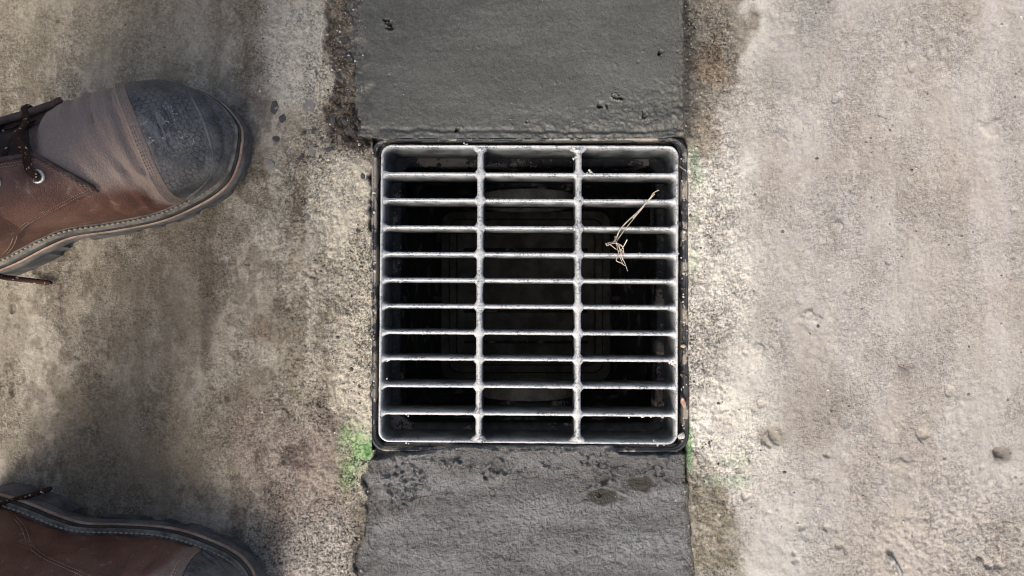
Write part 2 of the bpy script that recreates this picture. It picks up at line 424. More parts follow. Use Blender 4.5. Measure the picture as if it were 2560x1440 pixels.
def build_floor():
    st = 0.00115
    grow = np.cumsum(0.0014 * 1.13 ** np.arange(56))
    fx = np.arange(-0.60, 0.601, st); fy = np.arange(-0.36, 0.361, st)
    xs = np.concatenate([fx[0] - grow[::-1], fx, fx[-1] + grow]); ys = np.concatenate([fy[0] - grow[::-1], fy, fy[-1] + grow])
    X, Y = np.meshgrid(xs, ys); nx, ny = len(xs), len(ys)
    PX = 1280 + X * S; PY = 720 - Y * S
    wob = (fbm(X * 45, Y * 45, 3, 4) - 0.5)
    n3_ = fbm(X * 110, Y * 110, 63, 3)
    # relief
    z = (fbm(X * 9, Y * 9, 11, 3) - 0.5) * 0.004
    gritty = np.clip(sstep(1900, 1740, PX + wob * 160) * (PX > 1500) + sstep(560, 900, PX + wob * 260) * (PX < 1500), 0, 1)
    lowr = sstep(1120, 1330, PY + wob * 200) * sstep(2100, 2250, PX + wob * 300)
    z += (fbm(X * 230, Y * 230, 21, 3, 0.75) - 0.5) * (0.0014 + 0.0040 * gritty + 0.0032 * lowr)
    z += (fbm(X * 90, Y * 60, 31, 3) - 0.5) * (0.0004 + 0.0010 * gritty + 0.0016 * lowr)
    patch = sstep(0.60, 0.72, fbm(X * 14, Y * 14, 41, 3)) * (PX > 1500)
    z += (fbm(X * 130, Y * 130, 43, 3) - 0.5) * 0.0022 * patch
    # broom / float drag marks running down the picture
    z += (vn(X * 300 + 3 * vn(X * 20, Y * 20, 52), Y * 9, 51) - 0.5) * 0.0003
    # pits
    def pit(px, py, r, d, sq=1.0, hump=False):
        nonlocal z
        q = np.sqrt(((PX - px)) ** 2 + ((PY - py) / sq) ** 2) + wob * r * 2.2 + (n3_ - .5) * r * 2.2
        z = z + (1 if hump else -1) * d * .62 * sstep(r, r * 0.25, q)
    for px, py, r, d in ((1926, 1088, 20, .006), (1910, 1098, 14, .006), (1918, 1110, 9, .005), (2490, 1132, 19, .006), (2478, 1128, 10, .005), (2296, 1078, 13, .005), (2362, 975, 10, .004), (2258, 918, 16, .003), (1858, 1238, 12, .005), (1920, 1276, 12, .004), (1938, 1270, 9, .004), (2002, 1315, 8, .005), (2018, 1342, 7, .004), (2056, 1315, 8, .005), (1976, 1380, 8, .005), (1974, 1397, 8, .005), (1982, 1392, 6, .004), (2088, 1357, 8, .004), (2108, 1370, 8, .004), (1880, 1022, 8, .004), (1900, 1008, 9, .004), (1745, 905, 10, .004), (1762, 920, 8, .004), (1860, 880, 12, .004), (1940, 1160, 8, .004), (2060, 1135, 9, .005), (2455, 1400, 26, .006), (2430, 1385, 14, .005), (2200, 285, 5, .004), (2278, 172, 12, .003), (2090, 245, 9, .003), (2525, 525, 8, .004), (2148, 472, 5, .003)):
        pit(px, py, r, d)
    for px, py, r, d in ((2030, 792, 24, .006), (2020, 782, 12, .004), (1890, 872, 26, .003), (2245, 1150, 20, .004), (2000, 300, 34, .002), (2090, 560, 26, .003), (2480, 320, 24, .003)):
        pit(px, py, r, d, 0.8, True)
    for px, py, r, d, sq in ((18, 775, 9, .004, 1.5), (40, 835, 9, .004, 1.6), (26, 985, 9, .005, 1.8), (240, 1080, 7, .003, 1.6), (140, 1100, 8, .003, 1.8), (180, 812, 10, .003, 1.0), (640, 830, 24, .002, 1.0), (510, 745, 22, .002, 2.2), (500, 975, 14, .003, 2.4), (330, 960, 10, .002, 1.6)):
        pit(px, py, r, d, sq)
    for k in range(150):
        pit(R.uniform(1740, 2560), R.uniform(0, 1440), R.uniform(2.5, 5.5), R.uniform(.001, .003))
    for k in range(80):
        pit(R.uniform(1740, 2560), R.uniform(0, 1440), R.uniform(3, 8), R.uniform(.0006, .0018), R.uniform(.4, .8), True)
    for k in range(60):
        pit(R.uniform(0, 900), R.uniform(0, 1440), R.uniform(3, 7), R.uniform(.001, .003), 1.4)
    # broken rough edge left of the trowelled strip
    le = poly_x(LEFT_EDGE, PY); re = poly_x(RIGHT_EDGE, PY)
    chew = sstep(812 - 8, 826, PX + wob * 40 + 10 * np.sin(PY / 37)) * (PX < 1300) * sstep(400, 330, PY - (PX - 850) * 0.5)
    z -= chew * (0.0022 + 0.010 * np.clip(fbm(X * 120, Y * 120, 61, 3) - 0.5, -0.2, 0.5))
    for px, py, r, d in ((884, 246, 10, .010), (884, 272, 12, .008), (898, 318, 16, .012), (914, 346, 14, .012), (872, 342, 12, .006)):
        pit(px, py, r, d)
    # the trench under the cement
    din = np.minimum(PX + wob * 46 + (n3_ - .5) * 26 - le, re - PX - wob * 10)
    z = np.where(din > 0, z - 0.07 * sstep(0, 16, din), z)
    z *= 1.0
    edge = np.minimum.reduce([X - fx[0], fx[-1] - X, Y - fy[0], fy[-1] - Y])
    z = np.where(din < 0, z * sstep(0, 0.02, edge), z)
    # ---- stains, wear and some painted shade (albedo)
    def C3(r, g, b): return np.array(rgb(r, g, b))
    col = np.zeros(X.shape + (3,))
    n1 = fbm(X * 7, Y * 5, 71, 4); n2 = fbm(X * 22, Y * 14, 72, 4); n3 = fbm(X * 60, Y * 60, 73, 3); sk = fbm(X * 55, Y * 5, 74, 3)
    def lay(mask, c, k=1.0):
        m = np.clip(mask * k, 0, 1)[..., None]; col[:] = col * (1 - m) + np.array(c) * m
    def blob(px, py, rx, ry, soft=0.5, w=0.5):
        q = np.sqrt(((PX - px) / rx) ** 2 + ((PY - py) / ry) ** 2) + (n2 - 0.5) * w * 2 + (n3 - 0.5) * w
        return sstep(1.0 + soft * 0.5, 1.0 - soft, q)
    right = (PX > 1300)
    lay(np.ones(X.shape), C3(167, 163, 157))
    lay(right * sstep(0.42, 0.62, n1), C3(165, 159, 151), 0.8)
    lay(right * sstep(0.50, 0.66, sk), C3(173, 168, 164), 0.7)
    lay(right * sstep(0.55, 0.72, n2), C3(160, 152, 141), 0.55)
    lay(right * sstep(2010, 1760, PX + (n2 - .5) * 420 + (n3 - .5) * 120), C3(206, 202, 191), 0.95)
    lay(right * sstep(0.53, 0.62, fbm(X * 70, Y * 40, 76, 4, .65)), C3(184, 179, 171), 0.32)
    lay(right * sstep(0.57, 0.66, fbm(X * 45, Y * 30, 77, 4, .65)), C3(150, 144, 135), 0.3)
    lay(blob(2010, 60, 110, 170, 0.7), C3(150, 147, 140), 0.55)
    lay(blob(1930, 190, 90, 70, 0.7), C3(140, 140, 132), 0.45)
    lay(blob(2030, 1020, 100, 120, 0.6, 0.4), C3(140, 132, 120), 0.6)
    lay(blob(2255, 925, 22, 34, 0.7), C3(125, 120, 112), 0.6)
    lay(blob(2490, 1130, 26, 20, 0.5), C3(95, 88, 80), 0.7)  # this and the next: shade inside the pits painted as darker colour
    lay(blob(1926, 1090, 32, 26, 0.6), C3(110, 104, 94), 0.6)
    lay(blob(2250, 1380, 260, 160, 0.8, 0.7), C3(168, 160, 149), 0.5)
    lay(blob(1950, 1330, 150, 130, 0.7), C3(176, 174, 168), 0.7)
    lay(blob(2390, 25, 50, 26, 0.8), C3(148, 138, 118), 0.5)
    # damp margins of the trench
    topd = sstep(1890, 1835, PX + (n2 - .5) * 110 + (n3 - .5) * 110) * sstep(450, 250, PY + (PX - 1720) * 0.9 + (n2 - .5) * 160) * (PX > 1600)
    lay(topd, C3(122, 115, 102), 0.9)
    lay(topd * sstep(0.48, 0.62, n2), C3(124, 106, 84), 0.6)
    lay(topd * sstep(1790, 1712, PX + (n3 - .5) * 60), C3(78, 76, 70), 0.8)
    lay(blob(1772, 350, 40, 60, 0.6) , C3(124, 110, 90), 0.6)
    botd = sstep(1838, 1806, PX + (n2 - .5) * 60 + (n3 - .5) * 60 - np.clip(1240 - PY, -60, 200) * -0.6) * sstep(1115, 1180, PY - (PX - 1730) * 0.7 + (n3 - .5) * 50) * (PX > 1600)
    lay(botd, C3(139, 134, 120), 0.85)
    lay(botd * sstep(0.5, 0.64, n3), C3(112, 104, 84), 0.5)
    # left half
    left = (PX < 1300)
    lay(left * 1.0, C3(158, 152, 139))
    lay(left * sstep(0.42, 0.60, n1), C3(142, 134, 118), 0.8)
    lay(left * sstep(0.52, 0.66, n2), C3(174, 166, 150), 0.65)
    lay(left * sstep(0.54, 0.66, sk), C3(118, 107, 90), 0.6)
    lay(left * sstep(0.5, 0.62, fbm(X * 38, Y * 26, 75, 4, .6)), C3(112, 104, 90), 0.55)
    lay(left * sstep(0.54, 0.63, fbm(X * 60, Y * 34, 78, 4, .65)), C3(180, 173, 158), 0.55)
    lay(left * sstep(0.56, 0.64, fbm(X * 95, Y * 70, 79, 3, .6)), C3(100, 91, 78), 0.5)
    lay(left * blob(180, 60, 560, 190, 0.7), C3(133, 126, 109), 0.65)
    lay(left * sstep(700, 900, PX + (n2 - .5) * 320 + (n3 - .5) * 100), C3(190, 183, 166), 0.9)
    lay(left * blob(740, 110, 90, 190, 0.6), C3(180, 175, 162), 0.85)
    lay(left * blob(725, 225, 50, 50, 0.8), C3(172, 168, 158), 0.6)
    lay(left * blob(400, 940, 260, 420, 0.8, 0.6), C3(124, 116, 100), 0.65)  # this and the next: broad stain, with some boot-side shade painted in
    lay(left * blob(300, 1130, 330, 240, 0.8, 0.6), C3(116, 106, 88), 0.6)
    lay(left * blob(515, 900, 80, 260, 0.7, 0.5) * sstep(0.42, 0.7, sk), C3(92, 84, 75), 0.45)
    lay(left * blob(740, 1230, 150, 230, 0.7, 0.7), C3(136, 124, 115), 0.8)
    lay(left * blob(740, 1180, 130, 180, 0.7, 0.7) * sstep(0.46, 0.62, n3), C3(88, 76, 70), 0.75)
    lay(left * blob(800, 1390, 110, 110, 0.7, 0.6), C3(180, 175, 166), 0.7)
    lay(left * blob(640, 830, 34, 26, 0.7), C3(120, 102, 80), 0.6)
    for px, py in ((675, 410), (785, 485), (772, 540), (665, 555), (640, 600), (825, 520), (730, 215), (690, 190), (560, 640)):
        lay(left * blob(px, py, 20, 22, 0.9, 0.4), C3(182, 178, 166), 0.55)
    lay(chew, C3(118, 107, 93), 0.9)
    lay(chew * sstep(0.5, 0.6, n3), C3(88, 80, 71), 0.8)
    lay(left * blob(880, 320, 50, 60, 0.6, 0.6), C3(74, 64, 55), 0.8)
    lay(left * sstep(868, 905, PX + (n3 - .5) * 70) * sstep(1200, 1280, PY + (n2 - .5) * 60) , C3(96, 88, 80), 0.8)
    # green marking paint
    gp = left * blob(892, 1120, 40, 62, 0.8, 0.55)
    lay(gp * (0.35 + 0.9 * sstep(0.40, 0.58, n3)), C3(140, 178, 118), 0.7)
    lay(blob(922, 1128, 14, 42, 0.7, 0.5), C3(78, 150, 68), 0.7)
    lay(left * blob(872, 1190, 26, 34, 0.9, 0.6), C3(140, 176, 112), 0.5)
    lay(blob(1721, 1105, 8, 62, 0.6, 0.3), C3(120, 172, 112), 0.75)
    lay(right * blob(1820, 1200, 50, 16, 0.9, 0.8), C3(156, 180, 148), 0.3)
    lay(right * blob(1835, 1150, 34, 14, 0.9, 0.9), C3(165, 188, 150), 0.22)
    lay(right * blob(1735, 400, 13, 34, 0.8, 0.5), C3(100, 136, 96), 0.55)
    lay(right * blob(1742, 450, 14, 40, 0.9, 0.6), C3(150, 185, 140), 0.5)
    lay(right * blob(1735, 550, 16, 26, 0.9, 0.6), C3(120, 140, 104), 0.5)
    lay(right * blob(1732, 655, 16, 40, 0.9, 0.6), C3(150, 172, 132), 0.35)
    far = sstep(0.0, 0.5, np.maximum(np.abs(X) - .60, np.abs(Y) - .36))
    lay(far * left, C3(143, 134, 118)); lay(far * right, C3(166, 160, 151))
    # wet seam hugging the cement
    lay((din > -14) * (PY < 345) * right, C3(64, 62, 58), 0.8)
    lay((din > 4), C3(60, 56, 50), 0.9)
    grit = np.clip(gritty * 0.9 + lowr * 0.4 + 0.3 * left + 0.5 * left * blob(740, 1260, 190, 240, .8) + topd * 0.5 + chew * 0.6, 0, 1.25)
    rough = np.clip(0.82 - topd * 0.25 - chew * 0.25 - (din > -14) * (PY < 345) * 0.3, 0.4, 1)
    # ---- faces (leave out the well of the basin)
    idx = np.arange(nx * ny).reshape(ny, nx)
    f = np.stack([idx[:-1, :-1], idx[:-1, 1:], idx[1:, 1:], idx[1:, :-1]], -1).reshape(-1, 4)
    cx = ((X[:-1, :-1] + X[1:, 1:]) / 2).ravel(); cy = ((Y[:-1, :-1] + Y[1:, 1:]) / 2).ravel()
    keep = ~((np.abs(cx - RCX) < RHX - 0.0015) & (np.abs(cy - RCY) < RHY - 0.0015))
    V = np.stack([X, Y, z], -1).reshape(-1, 3); f = f[keep]
    me = mesh_np('concrete_floor', V, f)
    ca = me.attributes.new('tint', 'FLOAT_COLOR', 'POINT')
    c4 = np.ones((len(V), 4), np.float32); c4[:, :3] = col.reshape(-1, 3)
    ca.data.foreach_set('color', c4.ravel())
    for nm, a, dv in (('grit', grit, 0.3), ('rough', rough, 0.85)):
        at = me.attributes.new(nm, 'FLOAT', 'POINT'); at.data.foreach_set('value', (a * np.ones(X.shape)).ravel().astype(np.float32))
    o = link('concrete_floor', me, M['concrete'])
    tag(o, 'old stained concrete slab around the drain, pale on the right and brown on the left', kind='structure')
    return o

floor = build_floor()

def build_strip(top):
    st = 0.00095
    x0, x1 = -0.185, 0.205
    y0, y1 = (RY1 - 0.0045, 0.36) if top else (-0.36, RY0 + 0.014)
    xs = np.arange(x0, x1, st); ys = np.arange(y0, y1, st)
    grow = np.cumsum(0.002 * 1.16 ** np.arange(36))
    ys = np.concatenate([ys, ys[-1] + grow]) if top else np.concatenate([ys[0] - grow[::-1], ys])
    X, Y = np.meshgrid(xs, ys); nx, ny = len(xs), len(ys)
    PX = 1280 + X * S; PY = 720 - Y * S
    le = poly_x(LEFT_EDGE, PY); re = poly_x(RIGHT_EDGE, PY)
    w = fbm(X * 60, Y * 60, 103, 4) - 0.5
    sm = np.zeros(X.shape)
    if top:
        z = -0.0024 + (fbm(X * 8, Y * 14, 101, 3) - 0.5) * 0.0010
        z += (vn(X * 14, Y * 170, 104) - 0.5) * 0.0003
        z += (fbm(X * 240, Y * 300, 105, 3) - 0.5) * 0.0007
        # ragged hand-worked corner near the drain
        rag = 0.75 * np.clip(sstep(190, 330, PY + (PX - 1500) * 0.32) * sstep(1180, 1560, PX) + 0.6 * sstep(280, 340, PY) , 0, 1)
        z += (fbm(X * 120, Y * 170, 106, 4, 0.75) - 0.5) * 0.0070 * rag
        z += 0.003 * np.exp(-((PY - 292 + (PX - 1690) * 0.34 + w * 40) / 12.0) ** 2) * sstep(1600, 1690, PX)
        # long low drag ridge parallel to the rim, then a groove beside it
        rl = 332 - 4 * np.sin(PX / 130)
        z += 0.0012 * np.exp(-((PY - rl + w * 14) / 4.0) ** 2) * sstep(940, 1010, PX)
        z -= 0.0009 * np.exp(-((PY - rl + 9 + w * 14) / 5.0) ** 2)
        lapt = np.interp(PX, [860, 905, 935, 960, 1580, 1640, 1690, 1715, 1760], [338, 338, 342, 350, 351, 348, 340, 338, 338]) + w * 7
        z += 0.0016 * sstep(326, 340, PY) - 0.012 * sstep(lapt - 2.5, lapt + 2.5, PY)
        z -= sstep(46, -20, PX - le + w * 120) * 0.0036
        holes = [(962, 42, 7), (972, 56, 9), (1540, 228, 11), (1552, 240, 8), (1378, 268, 10), (1330, 292, 10), (1502, 266, 7), (1520, 264, 5), (1608, 280, 9), (1656, 128, 5), (1275, 288, 4), (1284, 305, 4), (1140, 322, 5), (1180, 340, 4), (1195, 110, 3), (1575, 75, 3), (1350, 278, 6), (1700, 315, 8)]
    else:
        z = -0.0020 + (fbm(X * 9, Y * 9, 111, 3) - 0.5) * 0.004
        rough = 0.35 + 0.65 * np.clip(sstep(1400, 1200, PY + w * 120), 0, 1)
        z += (fbm(X * 210, Y * 250, 113, 3, 0.75) - 0.5) * 0.0034 + (vn(X * 10 + Y * 8, Y * 240 + X * 14, 119) - .5) * .0007
        z += (fbm(X * 120, Y * 120, 112, 3) - 0.5) * 0.0022 * rough
        z += (vn(X * 12, Y * 130, 114) - 0.5) * 0.0010 * sstep(1240, 1380, PY)
        lumps = np.clip(sstep(1.0, 0.4, np.hypot((PX - 1010) / 85, (PY - 1210) / 95) + w) + sstep(1.0, 0.4, np.hypot((PX - 1590) / 150, (PY - 1190) / 55) + w) + sstep(1.0, 0.3, np.abs(PY - 1160 - 18 * np.sin(PX / 90)) / 24 + w * 1.4), 0, 1)
        z += np.abs(fbm(X * 170, Y * 170, 115, 3, 0.6) - 0.5) * 0.022 * lumps
        # smeared flats with torn rims
        for px, py, rx, ry, dp in ((1516, 1242, 58, 24, .006), (1592, 1210, 62, 26, .006), (1505, 1192, 18, 15, .004), (1440, 1172, 12, 28, .004), (1245, 1166, 15, 18, .003), (1590, 1150, 74, 26, .002), (1420, 1150, 40, 22, .002), (1690, 1160, 34, 40, .003), (1090, 1142, 70, 10, .002), (1180, 1130, 60, 12, .002), (1330, 1140, 60, 14, .002)):
            q = np.hypot((PX - px) / rx, (PY - py) / ry) + w * 1.1 + 0.35 * (PY - py) / ry * ((PY > py) * 1.0) * np.abs((PX - px) / rx)
            m = sstep(1.0, 0.75, q)
            z = z * (1 - m * 0.9) + m * 0.9 * (-0.002 - dp * 0.5 - dp * 0.6 * np.clip((py - PY) / ry, -1, 1))
            z += 0.0036 * np.exp(-((q - 1.12) / 0.14) ** 2) * sstep(-0.2, 0.6, (py - PY) / ry) * (0.4 + fbm(X * 200, Y * 200, 117, 2))
            sm = np.maximum(sm, sstep(1.08, 0.6, q + (fbm(X * 140, Y * 140, 122, 3) - .5) * .9) * (1.0 if py > 1195 and px > 1500 else 0.38))
        # where the cement laps over the rim of the basin
        lap = np.interp(PX, [900, 940, 1010, 1060, 1130, 1250, 1400, 1530, 1548, 1640, 1700, 1730], [1150, 1146, 1134, 1128, 1115, 1112, 1112, 1114, 1134, 1134, 1132, 1140])
        z = z - 0.011 * sstep(2, -5, PY - lap - w * 10)
        z += 0.0042 * sstep(70, 10, PY - lap)
        z -= sstep(26, -8, PX - le + w * 26) * 0.004 + sstep(14, -4, re - PX + w * 14) * 0.004
        z -= 0.02 * sstep(1708, 1716, PX + w * 8) * sstep(1215, 1180, PY)
        holes = [(1215, 1195, 7), (1032, 1160, 9), (1076, 1228, 5), (1282, 1193, 7), (1300, 1168, 5), (1236, 1392, 5), (1500, 1240, 6), (1570, 1195, 9), (1120, 1232, 6), (1650, 1210, 6), (1440, 1376, 4), (1360, 1352, 4)]
    hh = []
    for px, py, r in holes:
        for k in range(5): hh.append((px + R.gauss(0, r * .55), py + R.gauss(0, r * .5), max(1.8, r * R.uniform(.2, .5))))
    for px, py, r in hh:
        q = np.hypot(PX - px, (PY - py) * 1.3) + w * r * 6.0
        z -= 0.005 * sstep(r, r * 0.3, q)
        z += 0.0010 * np.exp(-((q - r * 1.5) / (r * 0.5)) ** 2) * sstep(-r, r, PY - py)
    for k in range(60 if top else 130):
        px, py = R.uniform(900, 1700), (R.uniform(0, 330) if top else R.uniform(1150, 1440))
        r = R.uniform(2, 4.5) if top else R.uniform(2.5, 6)
        i0 = np.hypot(PX - px, PY - py)
        z += R.choice((-1, 1, 1)) * R.uniform(.0004, .0012 if top else .002) * sstep(r * 1.4, 0, i0)
    idx = np.arange(nx * ny).reshape(ny, nx)
    f = np.stack([idx[:-1, :-1], idx[:-1, 1:], idx[1:, 1:], idx[1:, :-1]], -1).reshape(-1, 4)
    cx = (X[:-1, :-1] + st / 2).ravel(); cy = ((Y[:-1, :-1] + Y[1:, 1:]) / 2).ravel()
    pxc, pyc = 1280 + cx * S, 720 - cy * S
    keep = (pxc > poly_x(LEFT_EDGE, pyc) - 26) & (pxc < poly_x(RIGHT_EDGE, pyc) + 16)
    keep &= ~((np.abs(cx - GC.x) < GX + 0.0012) & (np.abs(cy - GC.y) < GY + 0.0012))
    if top: keep &= cy > RY1 - 0.0042
    me = mesh_np('cement_strip', np.stack([X, Y, z], -1).reshape(-1, 3), f[keep])
    ee = np.minimum(PX - le, (re - PX) * 1.6) + (fbm(X * 80, Y * 60, 121, 5, .7) - .5) * 120
    at = me.attributes.new('rim', 'FLOAT', 'POINT'); at.data.foreach_set('value', sstep(38, 2, ee).ravel().astype(np.float32))
    at = me.attributes.new('smear', 'FLOAT', 'POINT'); at.data.foreach_set('value', sm.ravel().astype(np.float32))
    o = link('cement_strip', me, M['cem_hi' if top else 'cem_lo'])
    tag(o, 'smooth trowelled fresh grey cement strip above the drain' if top else 'rough wet fresh grey cement strip below the drain', kind='structure')
    return o

strip_top = build_strip(True)
strip_low = build_strip(False)

# ------------------------------------------------------------------ stones showing in the broken slab
def stone_mesh(seed, flat=0.45, ang=0.35):
    rr = random.Random(seed); bm = bmesh.new()
    bmesh.ops.create_icosphere(bm, subdivisions=2, radius=1.0)
    dirs = []
    a_ = 0.0
    while a_ < 6.0:
        dirs.append((Vector((math.cos(a_), math.sin(a_), rr.uniform(-.15, .25))).normalized(), rr.uniform(.55, 1.0))); a_ += rr.uniform(.7, 1.5)
    dirs.append((Vector((rr.uniform(-.3, .3), rr.uniform(-.3, .3), 1)).normalized(), rr.uniform(.45, .7)))
    for v in bm.verts:
        d = v.co.normalized(); r = 1.3
        for q, k in dirs:
            c = d.dot(q)
            if c > 0.2: r = min(r, k / c)
        r *= 1 + rr.uniform(-.07, .07)
        v.co = Vector((d.x * r, d.y * r, d.z * r * flat * 1.5))
    me = bpy.data.meshes.new('stone'); bm.to_mesh(me); bm.free()
    return me
stone_kinds = [stone_mesh(k) for k in range(6)]
pale_kinds = [m.copy() for m in stone_kinds]
for m in stone_kinds: m.materials.append(M['stone'])
for m in pale_kinds: m.materials.append(M['stone_b'])
ST = [(688, 271, 19, 11, 0), (709, 296, 14, 14, 0), (771, 266, 19, 18, 1), (802, 276, 13, 13, 0), (833, 300, 10, 14, 0), (786, 328, 10, 9, 0), (692, 346, 11, 9, 0), (760, 330, 7, 8, 0), (805, 345, 7, 6, 0),
      (780, 376, 13, 15, 1), (822, 372, 12, 12, 0), (752, 392, 13, 7, 0), (676, 416, 14, 16, 1), (787, 486, 11, 12, 1), (826, 132, 7, 14, 0), (858, 98, 7, 14, 0), (861, 138, 6, 16, 0), (830, 162, 6, 10, 0),
      (845, 187, 10, 7, 0), (862, 198, 8, 11, 0), (838, 207, 10, 6, 0), (868, 226, 6, 5, 0), (856, 272, 12, 10, 0), (906, 441, 9, 8, 0), (818, 72, 5, 8, 0), (846, 78, 6, 6, 0), (878, 330, 9, 10, 0), (862, 305, 8, 9, 0),
      (823, 516, 10, 9, 1), (735, 480, 7, 7, 0), (895, 575, 6, 8, 0), (772, 540, 10, 10, 1), (884, 467, 6, 5, 1), (690, 270, 8, 5, 1), (815, 318, 6, 7, 1), (850, 345, 8, 6, 1)]
for k, (px, py, rx, ry, pale) in enumerate(ST):
    o = link('stone', (pale_kinds if pale else stone_kinds)[k % 6], None, floor)
    p = U(px, py, 0.0)
    inchew = 800 < px < 886 and py < 300
    o.location = (p.x, p.y, -0.0034 if inchew else -0.0010); o.scale = (rx / S, ry / S, 0.0055); o.rotation_euler = (R.uniform(-.12, .12), R.uniform(-.12, .12), R.uniform(-3, 3))

# ------------------------------------------------------------------ the catch basin
basin = empty('catch_basin', (RCX, RCY, 0))
tag(basin, 'black plastic catch basin sunk in the concrete under the metal grate', 'drain basin')
gx, gy = GX + 0.0042, GY + 0.0046
def bl(loops, name, mat, smooth=True, jit=0.0):
    V, F = loft(loops)
    me = mesh_py(name, V, F, smooth); return link(name, me, mat, basin)
dx, dy = GC.x - RCX + 0.0005, GC.y - RCY
# rim: outer skirt, top lip and the socket wall the grate drops into
rim = bl([rrect(RHX - .0008, RHY - .0008, .016, -.09, 8), rrect(RHX - .0006, RHY - .0006, .016, -.004, 8), rrect(RHX - .001, RHY - .001, .0158, -.0024, 8), rrect(RHX - .0022, RHY - .0022, .015, -.0018, 8),
          rrect(gx + .0012, gy + .0010, .0145, -.0018, 8, dx, dy), rrect(gx + .0002, gy + .0002, .014, -.0026, 8, dx, dy), rrect(gx, gy, .014, -.0042, 8, dx, dy), rrect(gx - .0012, gy - .0012, .013, -.055, 8, dx, dy)], 'rim', M['rim'])
# a raised bead that runs round the outside of the rim
bead = bl([rrect(RHX - .0032, RHY - .0032, .015, -.0022, 8), rrect(RHX - .0026, RHY - .0026, .0154, -.0006, 8), rrect(RHX - .0016, RHY - .0016, .0158, -.0003, 8), rrect(RHX - .0006, RHY - .0006, .016, -.0009, 8), rrect(RHX - .0003, RHY - .0003, .016, -.004, 8)], 'rim_bead', M['rim'])
ox, oy = 0.1385, 0.1385
ledge = bl([rrect(gx - .0012, gy - .0012, .013, -.0552, 8, dx, dy), rrect(ox + .0015, oy + .0015, .012, -.0556, 8, dx, dy), rrect(ox, oy, .012, -.058, 8, dx, dy), rrect(ox - .001, oy - .001, .012, -.082, 8, dx, dy)], 'ledge', M['ledge'])
wall = bl([rrect(ox - .001, oy - .001, .012, -.082, 8, dx, dy), rrect(ox + .006, oy + .006, .016, -.0825, 8, dx, dy), rrect(ox + .005, oy + .005, .016, -.2, 8, dx, dy), rrect(ox - .002, oy - .002, .02, -.425, 8, dx, dy)], 'wall', M['pit'])
V, F = loft([rrect(ox - .002, oy - .002, .02, -.425, 8, dx, dy), rrect(ox - .014, oy - .014, .016, -.425, 8, dx, dy), rrect(ox - .016, oy - .016, .016, -.419, 8, dx, dy), rrect(ox - .026, oy - .026, .012, -.419, 8, dx, dy), rrect(ox - .028, oy - .028, .012, -.428, 8, dx, dy)], True, False, True)
link('bottom', mesh_py('bottom', V, F, False), M['mud'], basin)
# grid of low ribs moulded in the bottom
for k in range(4):
    V, F = tube([(dx - .1, dy - .075 + .05 * k, -.427), (dx + .1, dy - .075 + .05 * k, -.427)], .0022, 6); link('bottom_rib', mesh_py('bottom_rib', V, F), M['pit'], basin)
for sgn in (1, -1):
    ring = []
    for (r, yy) in ((.052, -.012), (.0525, .0), (.054, .0025), (.0585, .0025), (.0605, .0), (.061, -.03)):
        ring.append([Vector((dx + r * math.cos(a), dy + sgn * (oy - .020 - yy), -.215 + r * math.sin(a))) for a in [2 * math.pi * k / 40 for k in range(40)]])
    inner = [[Vector((dx + r * math.cos(a), dy + sgn * (oy - .020 + yy), -.215 + r * math.sin(a))) for a in [2 * math.pi * k / 40 for k in range(40)]] for (r, yy) in ((.052, .3), (.052, .012))]
    V, F = loft(inner + ring); link('outlet_pipe', mesh_py('outlet_pipe', V, F), M['pipe'], basin)
    col = [[Vector((dx + r * math.cos(a), dy + sgn * (oy - yy), -.215 + r * math.sin(a))) for a in [2 * math.pi * k / 40 for k in range(40)]] for (r, yy) in ((.0612, .0), (.0612, .008), (.068, .008), (.070, .005), (.070, -.01))]
    V, F = loft(col); link('pipe_collar', mesh_py('pipe_collar', V, F), M['pit'], basin)
for sx in (-1, 1):       # moulded latch tabs on the side walls
    bm = bmesh.new(); bmesh.ops.create_cube(bm, size=1); bmesh.ops.scale(bm, vec=(.012, .006, .004), verts=bm.verts)
    bmesh.ops.bevel(bm, geom=bm.edges, offset=.001, segments=2, affect='EDGES'); bmesh.ops.translate(bm, vec=(dx + sx * (ox - .006), dy - .004, -.33), verts=bm.verts)
    me = bpy.data.meshes.new('latch_tab'); bm.to_mesh(me); bm.free(); link('latch_tab', me, M['ledge'], basin)

# ------------------------------------------------------------------ the grate
grate = empty('drain_grate', (GC.x, GC.y, -0.0008), GROT)
tag(grate, 'galvanised metal drain grate of ten cross bars and two ribs in a black rim', 'drain grate')
def jig(loops, amp, seed):
    rr = random.Random(seed); return [[p + Vector((rr.gauss(0, amp), rr.gauss(0, amp), rr.gauss(0, amp * .6))) for p in l] for l in loops]
TW = 0.0030
fl = [rrect(GX - TW - .0008, GY - TW - .0008, .0075, -.050, 8, sub=60), rrect(GX - TW - .0004, GY - TW - .0004, .008, -.012, 8, sub=60), rrect(GX - TW + .0001, GY - TW + .0001, .0082, -.0022, 8, sub=60), rrect(GX - TW + .0008, GY - TW + .0008, .0088, -.0003, 8, sub=60),
      rrect(GX - .0006, GY - .0006, .0105, 0, 8, sub=60), rrect(GX, GY, .011, -.0008, 8, sub=60), rrect(GX, GY, .011, -.012, 8, sub=60), rrect(GX - .001, GY - .001, .010, -.050, 8, sub=60), rrect(GX - TW - .0008, GY - TW - .0008, .0075, -.050, 8, sub=60)]
fl[2:6] = jig(fl[2:6], .00010, 3)
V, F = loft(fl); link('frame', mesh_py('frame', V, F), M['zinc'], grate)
def to_grate(px, py):
    p = U(px, py, 0.0); d = Vector((p.x - GC.x, p.y - GC.y)); a = -GROT
    return (d.x * math.cos(a) - d.y * math.sin(a), d.x * math.sin(a) + d.y * math.cos(a))
BARY = [to_grate(1322, y)[1] for y in (435, 500.5, 569, 635.5, 701, 767, 833, 899, 967, 1036)]
